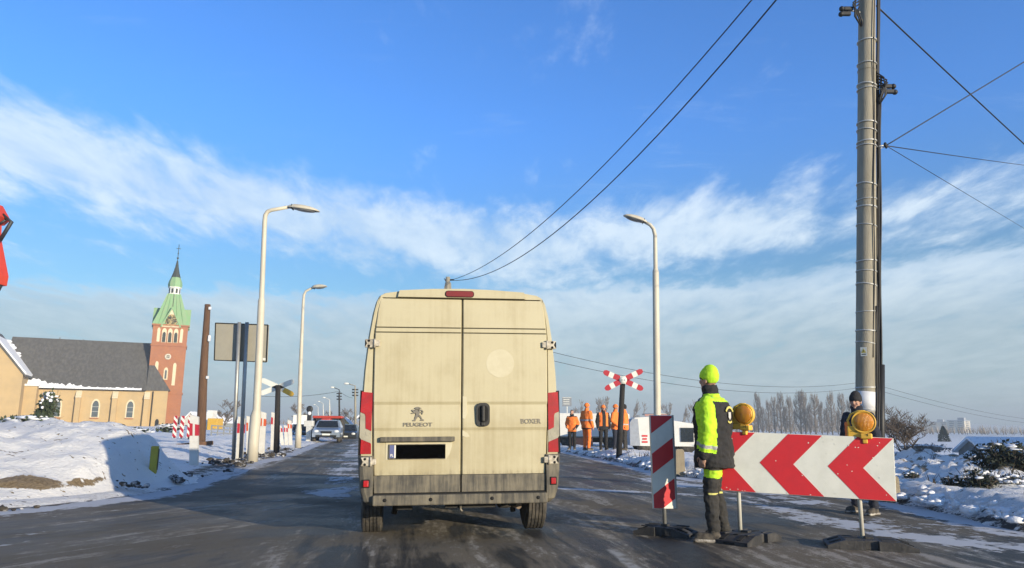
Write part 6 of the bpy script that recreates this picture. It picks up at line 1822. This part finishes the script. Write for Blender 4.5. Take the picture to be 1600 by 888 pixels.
# --- traffic beyond the crossing, left of the van
hd = R(11)
def car(loc, rz, label, paint, sc=1.0):
    t = thing('car', loc, label, 'car', rz=rz); t.scale = (sc,) * 3          # local -y is the front
    w = .88
    prof = [(-2.1, .35), (-2.15, .62), (-1.95, .82), (-1.05, .96), (-.35, 1.42), (1.2, 1.46), (1.95, 1.0), (2.1, .9), (2.1, .35)]
    mb = MB(paint); n = len(prof)
    rings = [[Vector((x * (0.80 if z > 1.1 else 1.0), y, z)) for y, z in prof] for x in (-w, -w * .9, w * .9, w)]
    for r in (rings[0], rings[3]):
        for p in r: p.z = .35 + (p.z - .35) * .97
    mb.loft(rings, 0, False); bd = mb.build('body', t)
    mb = MB(GLASSDARK); mb.add([(-.72, -1.06, 1.00), (.72, -1.06, 1.00), (.60, -.42, 1.40), (-.60, -.42, 1.40)], [(0, 1, 2, 3)]); mb.add([(-.70, -1.04, .98), (.70, -1.04, .98), (.58, -.40, 1.37), (-.58, -.40, 1.37)], [(3, 2, 1, 0)]); mb.build('windscreen', t)
    for s in (-1, 1):
        mb = MB(mat('headlamp', (.75, .75, .72), .15, coat=.6)); mb.ell((s * .64, -2.03, .72), (.17, .12, .10), 12, 8); mb.build('headlamp', t)
    mb = MB(GAP, SIGNWHITE); mb.box((0, -2.13, .66), (.70, .06, .14), 0, bev=.01); mb.box((0, -2.14, .42), (1.3, .06, .12), 0); mb.box((0, -2.165, .52), (.5, .02, .1), 1); mb.build('grille', t)
    for x in (-.78, .78):
        for y in (-1.35, 1.3):
            mb = MB(RUBBER); mb.lathe([(.1, -.1), (.31, -.1), (.31, .1), (.1, .1)], 18, 0, (x, y, .31), (1, 0, 0)); mb.build('wheel', t)
    return t
SILVER = mat('silver_blue_paint', (0.30, 0.36, 0.44), .3, metal=.3, coat=.5); DARKP = mat('dark_car_paint', (0.03, 0.035, 0.04), .3, coat=.5); REDP = mat('red_vehicle_paint', (0.45, 0.05, 0.03), .4)
car(G(512, 690.6), R(10), 'silver blue oncoming car with headlamps beyond the crossing', SILVER, 0.92)
car(P(471, 691, 62) * 1.0, R(20), 'dark car half hidden behind the second street lamp', DARKP)
car(P(541, 692, 60), R(8), 'dark oncoming car close to the left flank of the van', DARKP)
c = G(507, 690); c.y += 9; c.x -= 2.0
t = thing('tractor', (c.x, c.y, 0), 'red roofed tractor behind the oncoming silver car', 'tractor', rz=R(8))
z1 = P(505, 652, c.y).z
mb = MB(REDP); mb.box((0, 0, z1), (2.2, 1.8, .2), 0, bev=.08); mb.box((0, -1.3, 1.1), (.7, 1.6, .8), 0, bev=.12); mb.build('body', t)
mb = MB(GLASSDARK); mb.box((0, 0, (z1 + 1.2) / 2), (1.6, 1.5, z1 - 1.3), 0, bev=.06); mb.build('cab', t)
mb = MB(BLACKPL); 
for x in (-.8, .8):
    for y in (-.75, .75): mb.beam((x, y, 1.1), (x, y, z1), .09, .09)
mb.build('cab_frame', t)
for x in (-.95, .95):
    mb = MB(RUBBER); mb.lathe([(.2, -.2), (.75, -.2), (.8, 0), (.75, .2), (.2, .2)], 20, 0, (x, .5, .8), (1, 0, 0)); mb.build('wheel', t)
    mb = MB(RUBBER); mb.lathe([(.15, -.14), (.5, -.14), (.5, .14), (.15, .14)], 18, 0, (x * .8, -1.6, .5), (1, 0, 0)); mb.build('wheel', t)
# white cabin between the lamp posts and the crossing signal
t, L_, z0, z1 = vehicle('white_kiosk', 'low white cabin with dark openings behind the second street lamp', 'cabin', 456, 479, 664, 692, 70, R(8))
mb = MB(WHITEV, GAP, mat('fresh_green', (.2, .42, .08), .6)); mb.box((0, 1, (z1 + 0.9) / 2 + .0), (L_, 2, z1 + .9), 0); mb.box((L_ * .25, -.02, .55), (L_ * .36, .05, 1.0), 1); mb.box((-L_ * .32, -.02, .6), (L_ * .25, .05, .7), 2); mb.build('wall', t)
mb = MB(ROOFSNOW); mb.box((0, 1, z1 + .05), (L_ + .3, 2.3, .25), 0, bev=.1); mb.build('roof', t)
b = P(483, 693, 46); t = thing('crossing_signal', b, 'black level crossing signal on a stout white post', 'crossing signal'); O = Matrix.Translation(-b)
mb = MB(POSTW); mb.T = O; mb.beam(b, P(483.5, 662, 46), .36, .3); mb.box(P(483, 662, 46), (.55, .4, .35), 0, bev=.03); mb.build('post', t)
mb = MB(BLACKPL); mb.T = O; mb.box(P(483.5, 647, 46), (.26, .14, .95), 0, bev=.04); mb.lathe([(.02, -.02), (.2, 0), (.2, .04), (.02, .05)], 20, 0, P(484, 639.5, 46), (0, -1, 0)); mb.build('signal_head', t)
mb = MB(mat('white_signal_lens', (.85, .85, .85), .2)); mb.T = O; mb.ell(P(483.5, 646, 45.9), (.11, .06, .11), 12, 8); mb.build('lens', t)
# yellow gabled house near the van
def small_house(x0, x1, yr, ye, yb, Y, label, wall, rz=0.0, dpt=9):
    a, b = P(x0, yb, Y), P(x1, yb, Y); w = b.x - a.x; e, r = P(x0, ye, Y).z + 1, P(x0, yr, Y).z + 1
    t = thing('house', ((a.x + b.x) / 2, Y, -1), label, 'house', rz=rz)
    mb = MB(wall); mb.prism([(-w / 2, 0), (w / 2, 0), (w / 2, e), (0, r), (-w / 2, e)], 0, dpt); wl = mb.build('wall', t)
    mb = MB(ROOFSNOW)
    for s in (-1, 1): mb.prism([(s * (w / 2 + .3), e - .2), (s * (w / 2 + .3), e + .05), (0, r + .25), (0, r + .02)], -.3, dpt + .3)
    mb.build('roof', t)
    for s in (-.25, .25): mb = MB(WINDARK); mb.box((s * w, -.03, e * .5), (w * .2, .08, e * .3)); mb.build('window', wl)
    mb = MB(WINDARK); mb.box((0, -.03, e * 1.05), (w * .16, .08, e * .2)); mb.build('window', wl)
OCH = mat('ochre_house', (.55, .43, .20), .9); PALEH = mat('pale_house', (.55, .52, .46), .9); GREYH = mat('grey_house', (.28, .30, .30), .9)
small_house(526, 549, 655, 668, 688, 100, 'ochre gabled house behind the oncoming cars', OCH, R(10))
small_house(560, 585, 640, 652, 690, 95, 'pale house mostly hidden behind the van', PALEH)
small_house(326, 345, 650, 660, 680, 150, 'grey house with snowy roof right of the timber post', GREYH)
small_house(284, 306, 645, 658, 682, 150, 'pale house with snowy roof right of the church tower', PALEH)
t, L_, z0, z1 = vehicle('yellow_container', 'yellow container with a pale box beside it right of the timber post', 'container', 325, 342, 654, 666, 95)
mb = MB(mat('machine_yellow', (.6, .36, .04), .5), WHITEV, GREYH); mb.box((.2, 0, z1 / 2), (L_ * .9, 2, z1), 0, bev=.05); mb.box((-L_ * .5, 1, z1 / 2 + .5), (L_ * .5, 1.5, z1 + 1.0), 1); mb.build('body', t)
mb = MB(GALV); a, b = P(330, 676, 55), P(368, 678, 58)
for z in (0, -.25, -.5): mb.beam(a + Vector((0, 0, .5 + z)), b + Vector((0, 0, .5 + z)), .06, .08)
for k in range(5): c = a.lerp(b, k / 4); mb.box((c.x, c.y, c.z - .1), (.08, .08, 1.3))
mb.build('guard_rail', label='grey railing seen between the timber post and sign posts', cat='railing')
# far lamp posts along the road
FARG = 'lamp posts lining the far road'
for (px, py, arm, Y, yb, lab) in ((530, 606, -11, 88, 692, 'dark far lamp post with insulators, first right of the crossing signal'), (555, 600, -14, 74, 692, 'concrete far lamp post nearest the van flank'),
                        (515, 622, -9, 120, 690, 'third nearest far lamp post over the oncoming car'), (505, 628, -7, 150, 690, 'small far lamp post over the red tractor roof'), (497, 633, -6, 180, 690, 'smallest far lamp post right above the crossing signal')):
    b = P(px, yb, Y); tp = P(px, py + 3, Y); t = thing('street_lamp', (b.x, Y, -.3), lab, 'street lamp', group=FARG); O = Matrix.Translation((-b.x, -Y, .3))
    mb = MB(UNDER if px == 530 else PALEPOST if px != 555 else CONC); mb.T = O; bb = Vector((b.x, Y, -.3)); mb.tube([bb, P(px, py + 14, Y), tp, P(px + arm * .5, py + 1, Y), P(px + arm * .7, py, Y)], [.13, .10, .05, .045, .04], 8); mb.build('pole_shaft', t)
    h_ = P(px + arm, py - .5, Y); mb = MB(SIGNWHITE); mb.T = O; mb.ell(h_, (abs(arm) * .32 * Y / FPX, .16, .11), 12, 8); mb.build('lamp_head', t)
    if px in (530, 555):
        mb = MB(BLACKPL); mb.T = O
        for k in (0, 1, 2): c = P(px, py + 9 + 4.5 * k, Y); mb.tube([c - Vector((.3, 0, 0)), c + Vector((.3, 0, 0))], .07, 6)
        mb.build('insulator', t)
wire('overhead_cable', P(395, 618, 88), P(528, 612, 88), .35, .022, 'faint far line from the left to the far lamp post')
wire('overhead_cable', P(531, 612, 88), P(551, 622, 110), .15, .02, 'short faint line between the far lamp posts near the van')
# ------------------------------------------------------------------ haze
hz = bpy.data.materials.new('haze'); hz.use_nodes = True
nt = hz.node_tree
for n_ in list(nt.nodes):
    if n_.type == 'BSDF_PRINCIPLED': nt.nodes.remove(n_)
pv = nt.nodes.new('ShaderNodeVolumePrincipled')
pv.inputs['Color'].default_value = (0.66, 0.76, 0.84, 1)
pv.inputs['Density'].default_value = 0.0009
pv.inputs['Anisotropy'].default_value = 0.0
nt.links.new(pv.outputs[0], nt.nodes['Material Output'].inputs['Volume'])
mb = MB(hz); mb.box((0, 1350, 24), (6400, 3500, 60), 0)
haze = mb.build('haze', kind='stuff')
